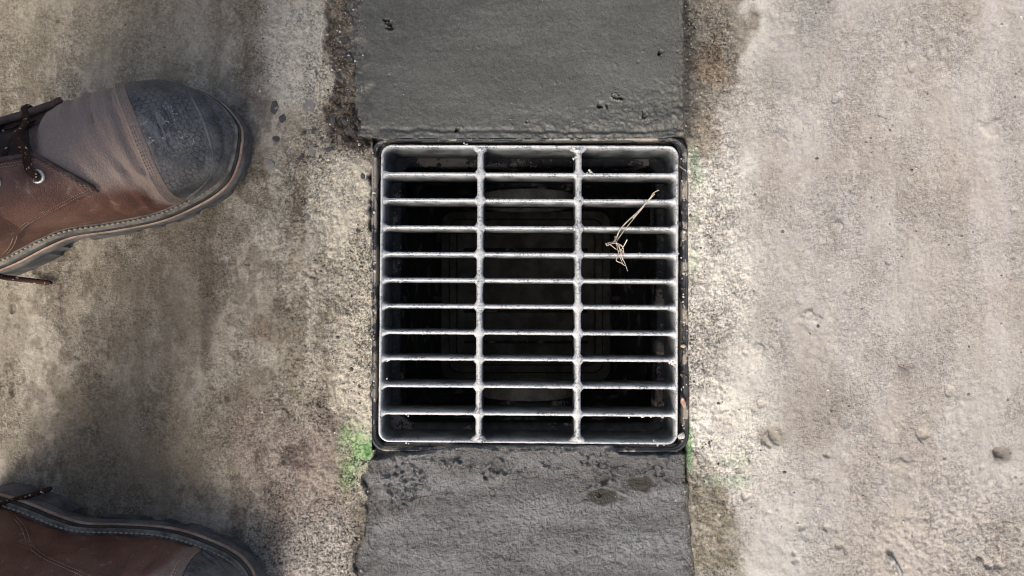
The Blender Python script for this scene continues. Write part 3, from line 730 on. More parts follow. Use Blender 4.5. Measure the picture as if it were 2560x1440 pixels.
RIBX = [to_grate(1198.5, 735)[0], to_grate(1446, 735)[0]]
for k, by in enumerate(BARY):
    rr = random.Random(40 + k); hx = GX - TW + .0006; n = 90; L = []
    dep = .042
    for i in range(n + 1):
        x = -hx + 2 * hx * i / n
        e = max(0, 1 - (hx - abs(x)) / .006) ** 2 * .0035        # fillet where the bar meets the frame
        j = [rr.gauss(0, .00009) for _ in range(6)]
        w0, w1, w2 = .0012 + e * .7, .0019 + e, .0024 + e * .8
        prof = [(-w2, -dep), (-w1 - .0007 + j[0] * .5, -.012), (-w1 + .0001 + j[0], -.0022), (-w0 + j[1], -.0004 + j[2] * .5), (w0 + j[3], -.0003 + j[2] * .5), (w1 - .0001 + j[4], -.0022), (w1 + .0007 + j[5] * .5, -.012), (w2, -dep)]
        L.append([Vector((x, by + a, b)) for a, b in prof])
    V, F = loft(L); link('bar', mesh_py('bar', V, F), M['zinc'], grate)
for k, rx in enumerate(RIBX):
    rr = random.Random(80 + k); n = 300; L = []; hy = GY - TW + .0008
    for i in range(n + 1):
        y = -hy + 2 * hy * i / n
        f = max([max(0, 1 - abs(y - b) / .0062) for b in BARY] + [max(0, 1 - (hy - abs(y)) / .007)])
        e = f ** 1.6 * .0052 + (.0016 if hy - abs(y) < .004 else 0)
        top = .0005 - f * .0004
        j = [rr.gauss(0, .00009) for _ in range(5)]
        prof = [(-.0030, -.040), (-.0031 - e * .5, -.010), (-.0031 - e + j[0], -.0024), (-.0024 - e * .9 + j[1], -.0006), (-.0009 - e * .4, top + j[2] * .6), (.0009 + e * .4, top + j[2] * .6), (.0024 + e * .9 + j[3], -.0006), (.0031 + e + j[4], -.0024), (.0031 + e * .5, -.010), (.0030, -.040)]
        L.append([Vector((rx + a, y, b)) for a, b in prof])
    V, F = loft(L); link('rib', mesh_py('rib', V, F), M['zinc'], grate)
# dried mortar and zinc drips stuck on the grate
def crumb(bm, p, r, seed):
    rr = random.Random(seed)
    m = bmesh.ops.create_icosphere(bm, subdivisions=2, radius=1.0)
    s = [rr.uniform(.7, 1.3) for _ in range(3)]
    for v in m['verts']:
        q = r * (0.75 + rr.uniform(-.28, .35)); v.co = Vector((p[0] + v.co.x * q * s[0], p[1] + v.co.y * q * s[1], p[2] + v.co.z * q * .6))
def splat(pts, name):
    bm = bmesh.new()
    for i, (px, py, r) in enumerate(pts):
        x, y = to_grate(px, py); crumb(bm, (x, y, -.0012), r / S, i * 7 + int(px))
    me = bpy.data.meshes.new(name); bm.to_mesh(me); bm.free()
    for p in me.polygons: p.use_smooth = True
    return link(name, me, M['mortar'], grate)
run = [(1572 + 96 * R.random() ** .9, 1040 + R.uniform(-2, 3), R.choice((1.5, 2.2, 3, 4.2, 5.2))) for i in range(26)]
run += [(1430, 373, 7), (1440, 392, 4), (1434, 396, 5), (1474, 425, 4), (1478, 430, 4), (1468, 432, 3), (1005, 701, 5), (1000, 704, 4), (1015, 1036, 3), (1020, 1041, 3)]
run += [(1676, 905, 6), (1683, 908, 6), (1688, 913, 5), (1672, 899, 4), (1690, 903, 5), (1640, 1106, 4), (1645, 1113, 4), (1656, 1108, 4), (1661, 1114, 3), (1635, 1102, 3), (1015, 1108, 3), (1021, 1110, 3), (1056, 835, 3), (1062, 833, 3), (1438, 700, 3), (1435, 640, 4), (1186, 632, 3), (1186, 640, 3), (1190, 903, 3), (1436, 895, 3)]
run += [(970, 900, 4), (966, 903, 3), (967, 947, 4), (1690, 1037, 3), (1684, 700, 4), (1696, 634, 4), (1692, 760, 3), (1166, 360, 4), (1160, 357, 3), (1600, 633, 3), (1562, 765, 3), (1320, 832, 3), (1388, 963, 3), (1115, 962, 3)]
tag(splat(run, 'mortar_splash'), kind='stuff')
for (px, py, r, q) in ((1200, 373, 6, 4), (1444, 374, 7, 4), (1200, 1102, 8, 5), (1452, 1101, 9, 5)):
    bm = bmesh.new(); x, y = to_grate(px, py)
    m = bmesh.ops.create_icosphere(bm, subdivisions=3, radius=1.0)
    rr = random.Random(px)
    for v in m['verts']:
        k = 1 + rr.uniform(-.07, .07)
        v.co = Vector((x + v.co.x * r / S * k * 1.1, y + v.co.y * q / S * 1.5 * k, -.0008 + v.co.z * .002 * k))
    me = bpy.data.meshes.new('weld'); bm.to_mesh(me); bm.free()
    for p in me.polygons: p.use_smooth = True
    link('weld', me, M['zinc'], grate)

# ------------------------------------------------------------------ dry grass caught on the bars
straw = empty('dry_grass_wisp', U(1556, 640, 0.004))
tag(straw, 'wisp of dry tan grass caught on the upper right bars of the grate', 'dry grass')
so = straw.location.copy()
def strand(name, pts, r0, r1, flat=0.5):
    P = catmull([U(a, b, c) - so for a, b, c in pts], 6); n = len(P)
    V, F = tube(P, [r0 + (r1 - r0) * i / (n - 1) for i in range(n)], 6, flat); link(name, mesh_py(name, V, F), M['straw'], straw)
strand('stalk', [(1637, 484, .004), (1622, 500, .003), (1596, 528, .003), (1570, 552, .002), (1553, 570, .003), (1545, 585, .002), (1540, 600, .001)], .0008, .0006, .6)
strand('blade', [(1648, 475, .008), (1634, 482, .007), (1626, 494, .005), (1606, 518, .004), (1582, 546, .003)], .0004, .0006)
strand('blade', [(1610, 516, .002), (1590, 540, .001), (1570, 564, .002), (1552, 588, .001), (1542, 604, .0), (1544, 622, .003)], .0004, .0003, 1)
T1 = [[(1540, 598, .002), (1532, 606, .004), (1520, 613, .006), (1514, 609, .008)], [(1539, 604, .002), (1526, 606, .004), (1513, 609, .006)], [(1538, 600, .002), (1545, 612, .004), (1556, 617, .004), (1560, 632, .003)],
      [(1568, 599, .010), (1560, 614, .006), (1552, 627, .003)], [(1540, 603, .002), (1544, 622, .002), (1549, 640, .002), (1558, 662, .002)], [(1551, 628, .003), (1556, 645, .002), (1563, 660, .002), (1569, 678, .003)],
      [(1546, 636, .002), (1541, 651, .003), (1552, 657, .004), (1562, 664, .004)], [(1540, 604, .001), (1550, 622, .004), (1557, 630, .003), (1549, 638, .002)], [(1516, 614, .006), (1536, 608, .006), (1552, 612, .007), (1559, 622, .005)],
      [(1547, 615, .004), (1553, 632, .003), (1556, 650, .002)], [(1519, 607, .005), (1530, 615, .004), (1541, 624, .003)], [(1538, 590, .004), (1537, 600, .003)], [(1545, 628, .003), (1556, 626, .003), (1561, 636, .002)]]
for i, t in enumerate(T1): strand('rootlet', t, .00045 if i % 3 else .0007, .0003, .8)

# small litter in the gap between the grate and the rim
def chip(name, px, py, z, rx, ry, mat, seed, label, cat, rz=0.0, curl=0.0):
    rr = random.Random(seed); bm = bmesh.new()
    m = bmesh.ops.create_icosphere(bm, subdivisions=2, radius=1.0)
    for v in m['verts']:
        k = 1 + rr.uniform(-.16, .16); v.co = Vector((v.co.x * rx / S * k, v.co.y * ry / S * k, v.co.z * min(rx, ry) / S * .55 * k + curl * (v.co.y ** 2) * ry / S))
    me = bpy.data.meshes.new(name); bm.to_mesh(me); bm.free()
    for p in me.polygons: p.use_smooth = True
    o = link(name, me, mat); p = U(px, py, z); o.location = p; o.rotation_euler = (0.1, 0, rz); tag(o, label, cat); return o
chip('leaf_scrap', 1708, 1006, .001, 6.5, 13, M['leaf'], 5, 'curled pinkish brown leaf scrap wedged right of the grate near its lower corner', 'leaf scrap', 0.35, 0.5)
chip('tan_chip', 1708, 865, .0005, 7, 4.5, M['tan'], 6, 'small tan chip lying on the black rim right of the grate', 'chip')
chip('mortar_crumb', 1703, 1090, .0005, 10, 8, M['mortar'], 8, 'pale mortar crumb at the lower right corner of the grate', 'mortar crumb', 0.4)
chip('concrete_sliver', 2236, 1412, .0015, 9, 36, M['stone_b'], 9, 'long pale sliver of concrete lying near the bottom right corner', 'concrete sliver', 0.62)
V, F = tube(catmull([U(1692, 409, .001), U(1702, 418, .004), U(1716, 428, .003)], 6), .00022, 5)
o = link('dry_grass_hair', mesh_py('dry_grass_hair', V, F), M['straw']); tag(o, 'single pale grass hair lying across the black rim right of the grate', 'dry grass')

def grit():
    rr = random.Random(77); V = []; F = []
    ico = bmesh.new(); bmesh.ops.create_icosphere(ico, subdivisions=1, radius=1.0)
    iv = [v.co.copy() for v in ico.verts]; iff = [[v.index for v in f.verts] for f in ico.faces]; ico.free()
    spots = []
    for k in range(170): spots.append((rr.gauss(1745, 26), rr.uniform(360, 1440)))
    for k in range(130): spots.append((908 - abs(rr.gauss(0, 34)), rr.uniform(360, 1440)))
    for k in range(60): spots.append((rr.uniform(805, 885), rr.uniform(0, 330)))
    for k in range(150): spots.append((rr.uniform(1750, 2560), rr.uniform(0, 1440)))
    for k in range(150): spots.append((rr.uniform(640, 920), rr.uniform(0, 1440)))
    for k in range(60): spots.append((rr.uniform(1702, 1714), rr.uniform(380, 1110)))
    for k in range(40): spots.append((rr.uniform(930, 940), rr.uniform(380, 1110)))
    for px, py in spots:
        p = U(px, py, 0); r = (rr.uniform(1.2, 3.0) if rr.random() < .85 else rr.uniform(3, 5)) / S; b = len(V)
        sx, sy = rr.uniform(.7, 1.4), rr.uniform(.7, 1.4)
        V += [(p.x + v.x * r * sx * rr.uniform(.8, 1.15), p.y + v.y * r * sy * rr.uniform(.8, 1.15), r * .35 - .0003 + v.z * r * .6) for v in iv]
        F += [tuple(b + i for i in f) for f in iff]
    o = link('loose_grit', mesh_py('loose_grit', V, F), M['grit']); tag(o, 'loose sand grains and crumbs scattered on the concrete around the drain', 'grit', kind='stuff')
grit()

# ------------------------------------------------------------------ the boots
PU = 0.000396
MED = [(0, 2), (-6, -24), (-14, -40), (-40, -80), (-78, -114), (-133, -132), (-219, -141), (-291, -138), (-397, -119), (-480, -102), (-543, -104), (-640, -112), (-733, -106), (-778, -66)]
LAT = [(-793, -8), (-782, 52), (-738, 100), (-650, 124), (-543, 134), (-480, 146), (-397, 166), (-291, 186), (-215, 188), (-140, 172), (-80, 139), (-38, 98), (-12, 52)]
N_OUT = 200
def resample(P, n):
    P = [Vector((p[0], p[1])) for p in P]; P.append(P[0])
    d = [0]
    for a, b in zip(P, P[1:]): d.append(d[-1] + (b - a).length)
    out = []; k = 0
    for i in range(n):
        t = d[-1] * i / n
        while d[k + 1] < t: k += 1
        u = (t - d[k]) / (d[k + 1] - d[k]); out.append(P[k].lerp(P[k + 1], u))
    return out
def inset(loop, a):
    n = len(loop); out = []
    for i in range(n):
        t = (loop[(i + 2) % n] - loop[i - 2]).normalized()
        nn = Vector((t.y, -t.x))            # loop runs clockwise seen from above (tip, medial, heel, lateral): inward normal
        out.append(loop[i] + nn * (a[i] if hasattr(a, '__len__') else a))
    return out
OUTL = resample([(p.x * PU, p.y * PU) for p in catmull([(a, b, 0) for a, b in MED + LAT], 10, True)], N_OUT)
_c = sum(OUTL, Vector((0, 0))) / N_OUT
_t = inset(OUTL, 0.003)
if (_t[40] - _c).length > (OUTL[40] - _c).length:
    _o = inset
    def inset(loop, a, _o=_o):
        return _o(loop, [-q for q in a] if hasattr(a, '__len__') else -a)
def rise(x):     # heel lift and toe spring of everything above the tread
    return 0.013 * float(sstep(-300 * PU, -560 * PU, x)) + 0.006 * float(sstep(-150 * PU, 0, x))

INN = inset(OUTL, 0.0085)
_i_tip = max(range(N_OUT), key=lambda i: INN[i].x); _i_heel = min(range(N_OUT), key=lambda i: INN[i].x)
def side(i0, i1):
    L = []; i = i0
    while True:
        L.append(INN[i % N_OUT])
        if i % N_OUT == i1: break
        i += 1
    L = sorted(L, key=lambda p: p.x); return np.array([p.x for p in L]), np.array([p.y for p in L])
MX, MY = side(_i_tip, _i_heel); LX, LY = side(_i_heel, _i_tip)
X_TIP, X_HEEL = INN[_i_tip].x, INN[_i_heel].x
HC = [(-793, .05), (-770, .075), (-700, .105), (-600, .132), (-520, .160), (-440, .142), (-380, .126), (-300, .109), (-230, .100), (-190, .096), (-140, .091), (-100, .081), (-70, .070), (-48, .058), (-34, .049), (-24, .039)]
HX = np.array([a * PU for a, b in HC]); HZ = np.array([b for a, b in HC])
CRX = np.array([-793, -600, -420, -300, -160, -20]) * PU; CRY = np.array([-8, 8, 34, 44, 30, 0]) * PU
def ridge(x, t):
    """creases of the flexed vamp"""
    a = x / PU
    w = float(sstep(-340, -290, a) * sstep(-175, -215, a))
    if w <= 0: return 0.0
    ph = a * 0.15 + 2.2 * math.sin(t * 1.7 + 0.5) + 6.0 * float(fbm(a * .022, t * 1.6, 201, 3))
    w *= .35 + 1.3 * float(sstep(.35, .65, fbm(a * .03 + 9, t * 2.2, 205, 2)))
    return w * 0.0015 * (math.sin(ph) + .6 * math.sin(ph * 2.3 + t * 3)) * math.sin(t) ** 0.5
def surf(x, t, off=0.0, sunk=False):
    """t = 0 lateral welt, pi = medial welt; off pushes outward"""
    x = min(max(x, X_HEEL + .0004), X_TIP - .0004)
    m = float(np.interp(x, MX, MY)); l = float(np.interp(x, LX, LY)); h = float(np.interp(x, HX, HZ)); c = float(np.interp(x, CRX, CRY))
    c = min(max(c, m + (l - m) * .3), l - (l - m) * .3)
    z0 = .033 + rise(x); h = max(h + rise(x) * .6, z0 + .002)
    n = 2.5; ct, st = math.cos(t), max(math.sin(t), 0.0)
    e = 2.0 / n
    y = c + ((l - c) if ct > 0 else (c - m)) * math.copysign(abs(ct) ** e, ct)
    bul = .0035 * math.sin(min(st * 2.2, math.pi))     # side walls swell out over the welt
    y += bul * (1 if ct > 0 else -1) * abs(ct)
    z = z0 + (h - z0) * st ** e
    d = Vector((0.35 * float(sstep(-120 * PU, 0, x)), ct * .8, st + .15)).normalized()
    if sunk:
        a = x / PU
        off -= .011 * float(sstep(-335, -366, a + 26 * (t - 1.15)) * sstep(.60, .80, t) * sstep(1.72, 1.55, t))
    return Vector((x, y, z)) + d * (off + ridge(x, t))

def patch(name, rows, mat, parent, dust=None, thick=0.0, scale=None):
    """grid of points (rows of equal length) -> sheet, with a rolled edge when thick"""
    nr, nc = len(rows), len(rows[0])
    V = [p for r in rows for p in r]
    F = [(i * nc + j, i * nc + j + 1, (i + 1) * nc + j + 1, (i + 1) * nc + j) for i in range(nr - 1) for j in range(nc - 1)]
    me = mesh_py(name, V, F)
    for nm, a in (('dust', dust), ('scale', scale)):
        if a is not None:
            at = me.attributes.new(nm, 'FLOAT', 'POINT'); at.data.foreach_set('value', np.array([q for r in a for q in r], np.float32))
    o = link(name, me, mat, parent)
    if thick:
        so_ = o.modifiers.new('solid', 'SOLIDIFY'); so_.thickness = thick; so_.offset = 0.0
    return o

def build_boot(mirror, loc, rz, label):
    B = empty('work_boot', loc, rz)
    tag(B, label, 'boot', 'brown work boots at the left')
    g = -1.0 if mirror else 1.0
    def mv(P): return [Vector((p.x, p.y * g, p.z)) for p in P]
    def fl(F): return [tuple(reversed(f)) for f in F] if mirror else F
    def part(name, V, F, mat, smooth=True, parent=None):
        return link(name, mesh_py(name, mv(V), fl(F), smooth), mat, parent or B)
    def pat(name, rows, mat, **kw):
        return patch(name, [mv(r) for r in rows], mat, kw.pop('parent', B), **kw)
    # --- sole layers
    def ring(ins, z, lift=True, zz=None): return [Vector((p.x, p.y, z + (rise(p.x) if lift else 0))) for p in inset(OUTL, ins)]
    def layer(name, prof, mat, smooth=False, cap=True):
        V, F = loft([ring(a, z) for a, z in prof], True, cap, cap)
        return part(name, V, F, mat, smooth)
    layer('outsole', [(.006, .008), (.0006, .0082), (.0, .011), (.0006, .0195), (.006, .0197)], M['rubber'], True)
    layer('midsole_stripe', [(.006, .0196), (.0006, .0198), (.0002, .0222), (.0008, .0246), (.006, .0248)], M['stripe'], True)
    layer('midsole', [(.006, .0247), (.0014, .0249), (.0012, .0275), (.0018, .0298), (.008, .0302)], M['dark_rub'], True)
    welt = layer('welt', [(.008, .030), (.0026, .0302), (.0020, .0315), (.0028, .0332), (.009, .0338), (.014, .034)], M['welt'], True)
    # tread lugs: forefoot and heel blocks
    loop = OUTL
    rr = random.Random(5 if mirror else 9)
    def tread(name, sel, mat, ztop, notches):
        idx = [i for i in range(N_OUT) if sel(loop[i].x)]
        # keep contiguous order
        s = next(i for i in idx if (i - 1) % N_OUT not in idx); order = []
        while s % N_OUT in idx: order.append(s % N_OUT); s += 1
        ins = [.0008] * N_OUT
        for q in notches:
            for i in order:
                if abs(i - q) <= 1: ins[i] = .0035
        P = inset(OUTL, ins); P = [P[i] for i in order]
        V, F = loft([[Vector((p.x, p.y, z + (min(rise(p.x), .006) if p.x > -.1 else 0))) for p in P] for z in (0.0, .001, ztop)], True, True, True)
        return part(name, V, F, mat, False)
    tread('tread', lambda x: x > -478 * PU, M['rubber'], .0095, [16, 27, 37, 44, 192, 182, 170, 160])
    tread('heel', lambda x: x < -540 * PU, M['rubber'], .022, [66, 88, 100])
    # welt stitches, one by one
    sm_, sf_ = tube([(-.0020, 0, 0), (-.0013, 0, .0006), (0, 0, .0009), (.0013, 0, .0006), (.0020, 0, 0)], [.0004, .0009, .0011, .0009, .0004], 6)
    sme = mesh_py('stitch', sm_, sf_); sme.materials.append(M['stitch'])
    SP = resample(inset(OUTL, .0056), 150)
    for i, p in enumerate(SP):
        if p.x < -760 * PU: continue
        q = SP[(i + 1) % 150]; o = link('stitch', sme, None, welt)
        o.location = (p.x, p.y * g, .0336 + rise(p.x)); o.rotation_euler = (0, 0, math.atan2((q.y - p.y) * g, q.x - p.x) + rr.uniform(-.12, .12))
    # --- leather upper
    def xs_range(a, b, n): return [(a + (b - a) * i / n) * PU for i in range(n + 1)]
    T = [math.pi * j / 64 for j in range(65)]
    xs = [X_HEEL + (X_TIP - X_HEEL) * (1 - math.cos(math.pi * i / 150)) / 2 for i in range(151)]
    def dusty(x, t):
        a = x / PU
        return float(np.clip(0.64 + .36 * sstep(-420, -230, a) - .9 * sstep(1.9, 2.7, t) * sstep(-200, -260, a) - .3 * sstep(-400, -520, a), 0, 1))
    pat('upper', [[surf(x, t, 0, True) for t in T] for x in xs], M['leather'], dust=[[dusty(x, t) for t in T] for x in xs])
    # --- rubber toe cap, its back edge bowed
    def edge_x(t): return (-190 + 24 * math.sin(t) ** 2) * PU
    rows = []; sc = []
    NX = 46
    for i in range(NX + 1):
        u = i / NX; r = []; s = []
        for t in T:
            x0 = edge_x(t); x = x0 + (X_TIP - .0005 - x0) * math.sin(u * math.pi / 2) ** 1.0
            p = surf(x, t, .0024 if i else .0002)
            # stepped ridges that run round the front of the cap
            zz = (p.z - .034 - rise(x)) / .05
            fr = float(sstep(-165 * PU, -110 * PU, x))
            st_ = (abs(math.sin(np.clip(zz, 0, .62) / .62 * math.pi * 2)) ** .5 * .0026) * fr
            if zz < .62: p = p + Vector((fr, (p.y) * 12 * (1 - fr * .3), 0)).normalized() * (.0008 * fr + st_)
            r.append(p); s.append(float(sstep(.55, .68, zz)))
        rows.append(r); sc.append(s)
    cap = pat('toe_cap', rows, M['cap'], scale=sc)
    rows = []; dd = []
    for k in range(7):
        rows.append([surf(edge_x(t) + (-24 + 4.2 * k) * PU, t, (.0004, .0018, .0021, .0021, .0021, .0019, .0010)[k]) for t in T]); dd.append([.85] * 65)
    band = pat('toe_band', rows, M['band'], dust=dd)
    # raised ribs moulded round the front of the cap
    for lo_, hi_, r_ in ((.009, .036, .0021), (.003, .022, .0014), (.0015, .012, .0010)):
        ms, ls = [], []
        for i in range(90):
            x = edge_x(2.6) + .003 + (X_TIP - .0006 - edge_x(2.6) - .003) * math.sin(i / 89 * math.pi / 2)
            h_ = float(np.interp(x, HX, HZ)) + rise(x) * .6 - .033 - rise(x); u_ = i / 89
            fr_ = (lo_ + (hi_ - lo_) * u_ ** .8) / max(h_, .001)
            if fr_ >= .97: break
            tt = math.asin(min(1, fr_ ** (2.5 / 2)))
            ms.append(surf(x, math.pi - tt, .0024 + r_ * .3)); ls.append(surf(x, tt, .0024 + r_ * .3))
        P = ms + [(ms[-1] + ls[-1]) / 2 + Vector((.001, 0, 0))] + ls[::-1]
        V, F = tube(catmull(P, 2), r_, 8); part('cap_rib', V, F, M['rubber'], True, cap)
    tv = mesh_py('seam_stitch', *tube([(-.0011, 0, 0), (0, 0, .0004), (.0011, 0, 0)], [.0003, .0005, .0003], 5)); tv.materials.append(M['thread'])
    def seam(fn, n, parent, name='seam_stitch'):
        bmv, bmf = [], []
        for i in range(n):
            p, q = fn((i + .15) / n), fn((i + .78) / n)
            if (q - p).length < 1e-5: continue
            V, F = tube([p, (p + q) / 2 + Vector((0, 0, .0003)), q], [.00028, .0004, .00028], 5)
            b = len(bmv); bmv += V; bmf += [tuple(b + k for k in f) for f in F]
        o = part(name, bmv, bmf, M['thread'], True, parent); o['kind'] = 'stuff'
    for off in (-7, -12, -17): seam(lambda u, off=off: surf(edge_x(u * math.pi) + off * PU, u * math.pi, .0024), 62, band)
    # --- quarters (eyelet panels) on both sides
    def quarter(name, s):
        """s = 1 medial, -1 lateral"""
        def tm(t): return t if s > 0 else math.pi - t
        x_tip = -303 if s > 0 else -312
        rows = []; dd = []
        def t_up(a):      # facing edge next to the tongue
            d = (x_tip - a); return (2.30 - .64 * min(1, max(d, 0) / 60) ** .75 - .012 * d / 100) if s > 0 else (2.50 - .12 * float(sstep(0, 60, d)) + .10 * float(sstep(60, 260, d)))
        def t_lo(a):
            d = (x_tip - a); return (2.30 + .84 * float(sstep(0, 340, d)) ** .75) if s > 0 else (2.52 + .58 * float(sstep(0, 300, d)) ** .8)
        for i in range(70):
            a = x_tip - 400 * (i / 69) ** 1.25; lo, up = t_lo(a), t_up(a); r = []
            for j in range(25):
                t = up + (lo - up) * j / 24
                r.append(surf(a * PU, tm(t), .0026 if 0 < j < 24 and i > 0 else .0008))
            rows.append(r); dd.append([float(np.clip(.45 - .25 * (k / 24) , 0, 1)) for k in range(25)])
        q = pat(name, rows, M['leather2'], dust=dd)
        for o_ in (.05, .085):
            seam(lambda u: surf((x_tip - 6 - 300 * u) * PU, tm(t_lo(x_tip - 6 - 300 * u) - o_), .003), 70, q)
            seam(lambda u: surf((x_tip - 6 - 200 * u) * PU, tm(t_up(x_tip - 6 - 200 * u) + o_), .003), 46, q)
        # the folded leather edge along the facing
        V, F = tube([surf(a * PU, tm(t_up(a) - .012), .0022) for a in [x_tip - 2 - 2 * k - .22 * k * k for k in range(30)]], .0021 if s > 0 else .0034, 8); part('facing_edge', V, F, M['edge'], True, q)
        ey = []
        for k, a in enumerate((-374, -436, -500)):
            t = t_up(a) + (.27 if s > 0 else .12); c = surf(a * PU, tm(t), .0034); n_ = (surf(a * PU, tm(t), .01) - surf(a * PU, tm(t), .0)).normalized()
            ax = Vector((1, 0, 0)); ax = (ax - n_ * ax.dot(n_)).normalized(); ay = n_.cross(ax)
            L = [[c + (ax * math.cos(f) + ay * math.sin(f)) * (.0048 + .0016 * math.cos(h)) + n_ * .0013 * math.sin(h) for h in [2 * math.pi * m / 8 for m in range(8)]] for f in [2 * math.pi * m / 28 for m in range(29)]]
            V, F = loft(L); part('eyelet', V, F, M['eyelet'], True, q)
            L = [[c + (ax * math.cos(f) + ay * math.sin(f)) * r_ + n_ * z_ for f in [2 * math.pi * m / 20 for m in range(20)]] for r_, z_ in ((.0034, -.0002), (.0005, -.0004))]
            V, F = loft(L, True, False, True); part('eyelet_hole', V, F, M['tongue'], True, q)
            ey.append((c, n_))
        return ey
    em = quarter('quarter', 1); el = quarter('quarter', -1)
    # --- tongue between the facings
    rows = []
    for i in range(40):
        a = -372 - 280 * i / 39
        rows.append([surf(a * PU, 1.2 + (j / 16 - .5) * .9, .0032 + .0006 * math.sin(a * .2 + j), True) for j in range(17)])
    pat('tongue', rows, M['tongue'])
    # --- heel counter seam and shaft
    sh = []
    for k in range(26):
        f = k / 25; z = .075 + .125 * f
        cx = (-585 - 20 * math.sin(f * 2.2)) * PU; ax_ = (186 - 50 * float(sstep(0, .6, f))) * PU; ay_ = (104 + 22 * f) * PU
        sh.append([Vector((cx + ax_ * math.cos(q), .002 + ay_ * math.sin(q), z + .012 * math.cos(q) * f + rise(-.25))) for q in [2 * math.pi * m / 48 for m in range(48)]])
    sh += [[p + (Vector((sum(v.x for v in sh[25]) / 48, .002, p.z)) - p) * .06 + Vector((0, 0, dz)) for p in sh[25]] for dz in (.002, -.03)]
    V, F = loft(sh); o = part('shaft', V, F, M['leather2']); at = o.data.attributes.new('dust', 'FLOAT', 'POINT'); at.data.foreach_set('value', np.full(len(V), .3, np.float32))
    def ctr(u):
        a = -640 + 110 * u; return surf(a * PU, 3.0 - .55 * math.sin(u * math.pi * .5) * (1 - .2 * u), .0012)
    seam(ctr, 24, B, 'counter_seam')
    # --- laces
    def lace(pts, r=.0034, name='lace'):
        P = catmull(pts, 7); V, F = tube(P, [r] * (len(P) - 1) + [r * .8], 8, .62); part(name, V, F, M['lace'], True)
    for k in range(3):
        (a, na), (b, nb) = em[k], el[k]
        mid = (a + b) / 2; mid.z = max(a.z, b.z) + .009
        mid.x += .001
        lace([a - na * .003, a + na * .0030 + (b - a) * .02, a + na * .0085 + (b - a) * .10 + Vector((0, 0, .002)), a + (b - a) * .30 + Vector((.001, 0, .0125)), mid, b + (a - b) * .22 + Vector((0, 0, .008)), b + nb * .0055 + (a - b) * .05 + Vector((0, 0, .002)), b + nb * .002 - (a - b) * .03, b - nb * .004 - (a - b) * .02])
        if k < 2:
            a2, b2 = em[k + 1][0], el[k + 1][0]
            lace([a - na * .001 + Vector((-.002, 0, 0)), a + (b2 - a) * .3 + Vector((0, 0, .001)), (a + b2) / 2 + Vector((0, 0, .002)), b2 - Vector((0, 0, .001))], .0025)
            lace([b - nb * .001 + Vector((-.002, 0, 0)), b + (a2 - b) * .3 + Vector((0, 0, .001)), (b + a2) / 2 + Vector((0, 0, .004)), a2 - Vector((0, 0, .001))], .0025)
    return B, g

p1 = U(634, 335, 0.0); p2 = U(686, 1512, 0.0)
bootA, gA = build_boot(False, (p1.x, p1.y, 0.0), math.radians(22), 'dusty brown leather work boot with black toe cap, whole forefoot in view beside the drain')
bootB, gB = build_boot(True, (p2.x, p2.y, 0.0), math.radians(-16.4), 'shaded brown leather work boot at the bottom left corner, its toe cut off')
def hang(B, pts, r=.0026):
    inv = (Matrix.Translation(B.location) @ Matrix.Rotation(B.rotation_euler[2], 4, 'Z')).inverted()
    P = catmull([inv @ U(a, b, c) for a, b, c in pts], 8)
    V, F = tube(P, [r] * (len(P) - 3) + [r * .9, r * .7, r * .35], 8, .8); link('lace_end', mesh_py('lace_end', V, F), M['lace'], B)
hang(bootA, [(-160, 640, .12), (-90, 668, .075), (-20, 688, .035), (40, 697, .014), (90, 703, .006), (131, 708, .004)])
hang(bootB, [(-160, 1310, .12), (-80, 1285, .08), (0, 1262, .05), (50, 1246, .034), (90, 1234, .026), (131, 1220, .020)])

# ------------------------------------------------------------------ the wearer of the boots, standing left of the picture
def skin(name, pts, edges, rad, mat, parent=None, sub=2, root=0):
    me = bpy.data.meshes.new(name); me.from_pydata(pts, edges, [])
    o = link(name, me, mat, parent)
    bm_ = o.modifiers.new('skin', 'SKIN'); bm_.use_smooth_shade = True
    sv = me.skin_vertices[0].data
    for v, r in zip(sv, rad): v.radius = r if hasattr(r, '__len__') else (r, r)
    sv[root].use_root = True
    o.modifiers.new('sub', 'SUBSURF').levels = sub; o.modifiers['sub'].render_levels = sub
    return o
aA = Matrix.Translation(bootA.location) @ Matrix.Rotation(math.radians(22), 4, 'Z') @ Vector((-.245, .004, .17))
aB = Matrix.Translation(bootB.location) @ Matrix.Rotation(math.radians(-16.4), 4, 'Z') @ Vector((-.245, -.004, .17))
hx = (aA.x + aB.x) / 2 - .03; hy = (aA.y + aB.y) / 2
person = skin('person', [(hx, hy, .97), (hx + .01, hy + .10, .90), (hx + .015, hy - .10, .90), (hx + .03, hy + .13, .52), (hx + .03, hy - .13, .52), (aA.x, aA.y, .20), (aB.x, aB.y, .20), (aA.x, aA.y, .155), (aB.x, aB.y, .155), (hx, hy, 1.06)],
              [(0, 1), (0, 2), (1, 3), (2, 4), (3, 5), (4, 6), (5, 7), (6, 8), (0, 9)], [.155, .105, .105, .078, .078, .074, .074, .072, .072, .15], M['denim'])
tag(person, 'person in dark work trousers and grey shirt standing in the brown boots', 'person')
skin('shirt', [(hx, hy, 1.03), (hx + .02, hy, 1.22), (hx + .05, hy, 1.40), (hx + .05, hy + .17, 1.41), (hx + .05, hy - .17, 1.41), (hx + .14, hy + .24, 1.16), (hx + .14, hy - .24, 1.16), (hx + .30, hy + .16, 1.02), (hx + .30, hy - .12, 1.02), (hx + .06, hy, 1.47)],
     [(0, 1), (1, 2), (2, 3), (2, 4), (3, 5), (4, 6), (5, 7), (6, 8), (2, 9)], [(.15, .165), (.13, .16), (.10, .14), .07, .07, .052, .052, .043, .043, .06], M['shirt'], person)
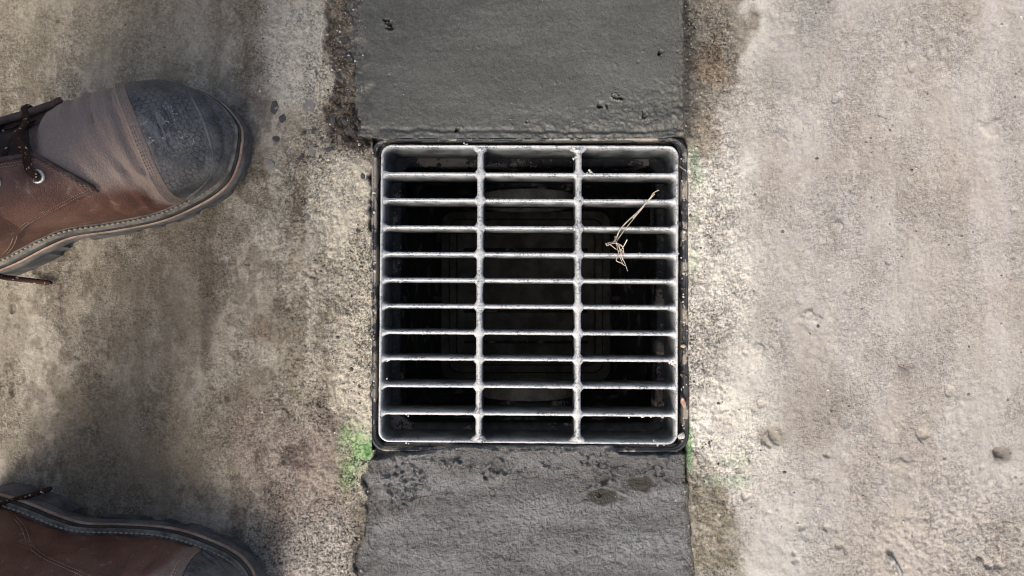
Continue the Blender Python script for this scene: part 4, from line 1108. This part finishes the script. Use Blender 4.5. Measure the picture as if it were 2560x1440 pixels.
for sgn, y1 in ((1, hy + .16), (-1, hy - .12)):
    h0 = Vector((hx + .30, y1, 1.02)); P = [h0, h0 + Vector((.05, -.012 * sgn, -.02)), h0 + Vector((.10, -.025 * sgn, -.045))]; E = [(0, 1), (1, 2)]; Rr = [.03, (.022, .03), (.014, .036)]
    for k in range(4):
        b = P[2] + Vector((.012, (.027 - .018 * k), 0)); i0 = len(P); ln = (.022, .027, .025, .019)[k]
        P += [b, b + Vector((ln, 0, -.010)), b + Vector((ln * 1.7, 0, -.026))]; E += [(2, i0), (i0, i0 + 1), (i0 + 1, i0 + 2)]; Rr += [.0095, .0085, .0072]
    i0 = len(P); P += [P[1] + Vector((.01, -.035 * sgn, -.008)), P[1] + Vector((.04, -.05 * sgn, -.02))]; E += [(1, i0), (i0, i0 + 1)]; Rr += [.012, .009]
    skin('hand', P, E, Rr, M['skin'], person, 2)
def head_mesh():
    bm = bmesh.new(); bmesh.ops.create_uvsphere(bm, u_segments=32, v_segments=24, radius=1)
    for v in bm.verts:
        x, y, z = v.co; j = 1 - .28 * max(0, -z) ** 1.5
        X_, Y_, Z_ = x * .098 * (1 - .12 * max(0, -z)), y * .077 * j, z * .118
        if x > .55 and abs(y) < .45:
            X_ += .020 * math.exp(-((z + .12) / .16) ** 2 - (y / .14) ** 2)                                   # nose
            X_ -= .010 * (math.exp(-((z - .10) / .10) ** 2 - ((abs(y) - .33) / .14) ** 2))                    # eye sockets
            X_ += .006 * math.exp(-((z + .48) / .07) ** 2 - (y / .2) ** 2)                                    # lips
        if abs(y) > .9 and abs(z) < .3 and abs(x) < .25: Y_ += math.copysign(.014, y)                         # ears
        v.co = (X_, Y_, Z_)
    me = bpy.data.meshes.new('head'); bm.to_mesh(me); bm.free()
    me.polygons.foreach_set('use_smooth', np.full(len(me.polygons), True)); return me
head = link('head', head_mesh(), M['skin'], person); head.location = (hx + .13, hy, 1.61); head.rotation_euler = (0, .55, 0)
hm = head_mesh(); bmh = bmesh.new(); bmh.from_mesh(hm)
bmesh.ops.delete(bmh, geom=[v for v in bmh.verts if v.co.z < .045 - .5 * min(0, v.co.x - .03) * -.9 and v.co.x > -.02 or v.co.z < -.03], context='VERTS')
for v in bmh.verts: v.co *= 1.06
bmh.to_mesh(hm); bmh.free(); hair = link('hair', hm, M['hair'], person); hair.location = head.location; hair.rotation_euler = head.rotation_euler
nk = skin('neck', [(hx + .06, hy, 1.44), (hx + .10, hy, 1.53)], [(0, 1)], [.058, .054], M['skin'], person, 2)
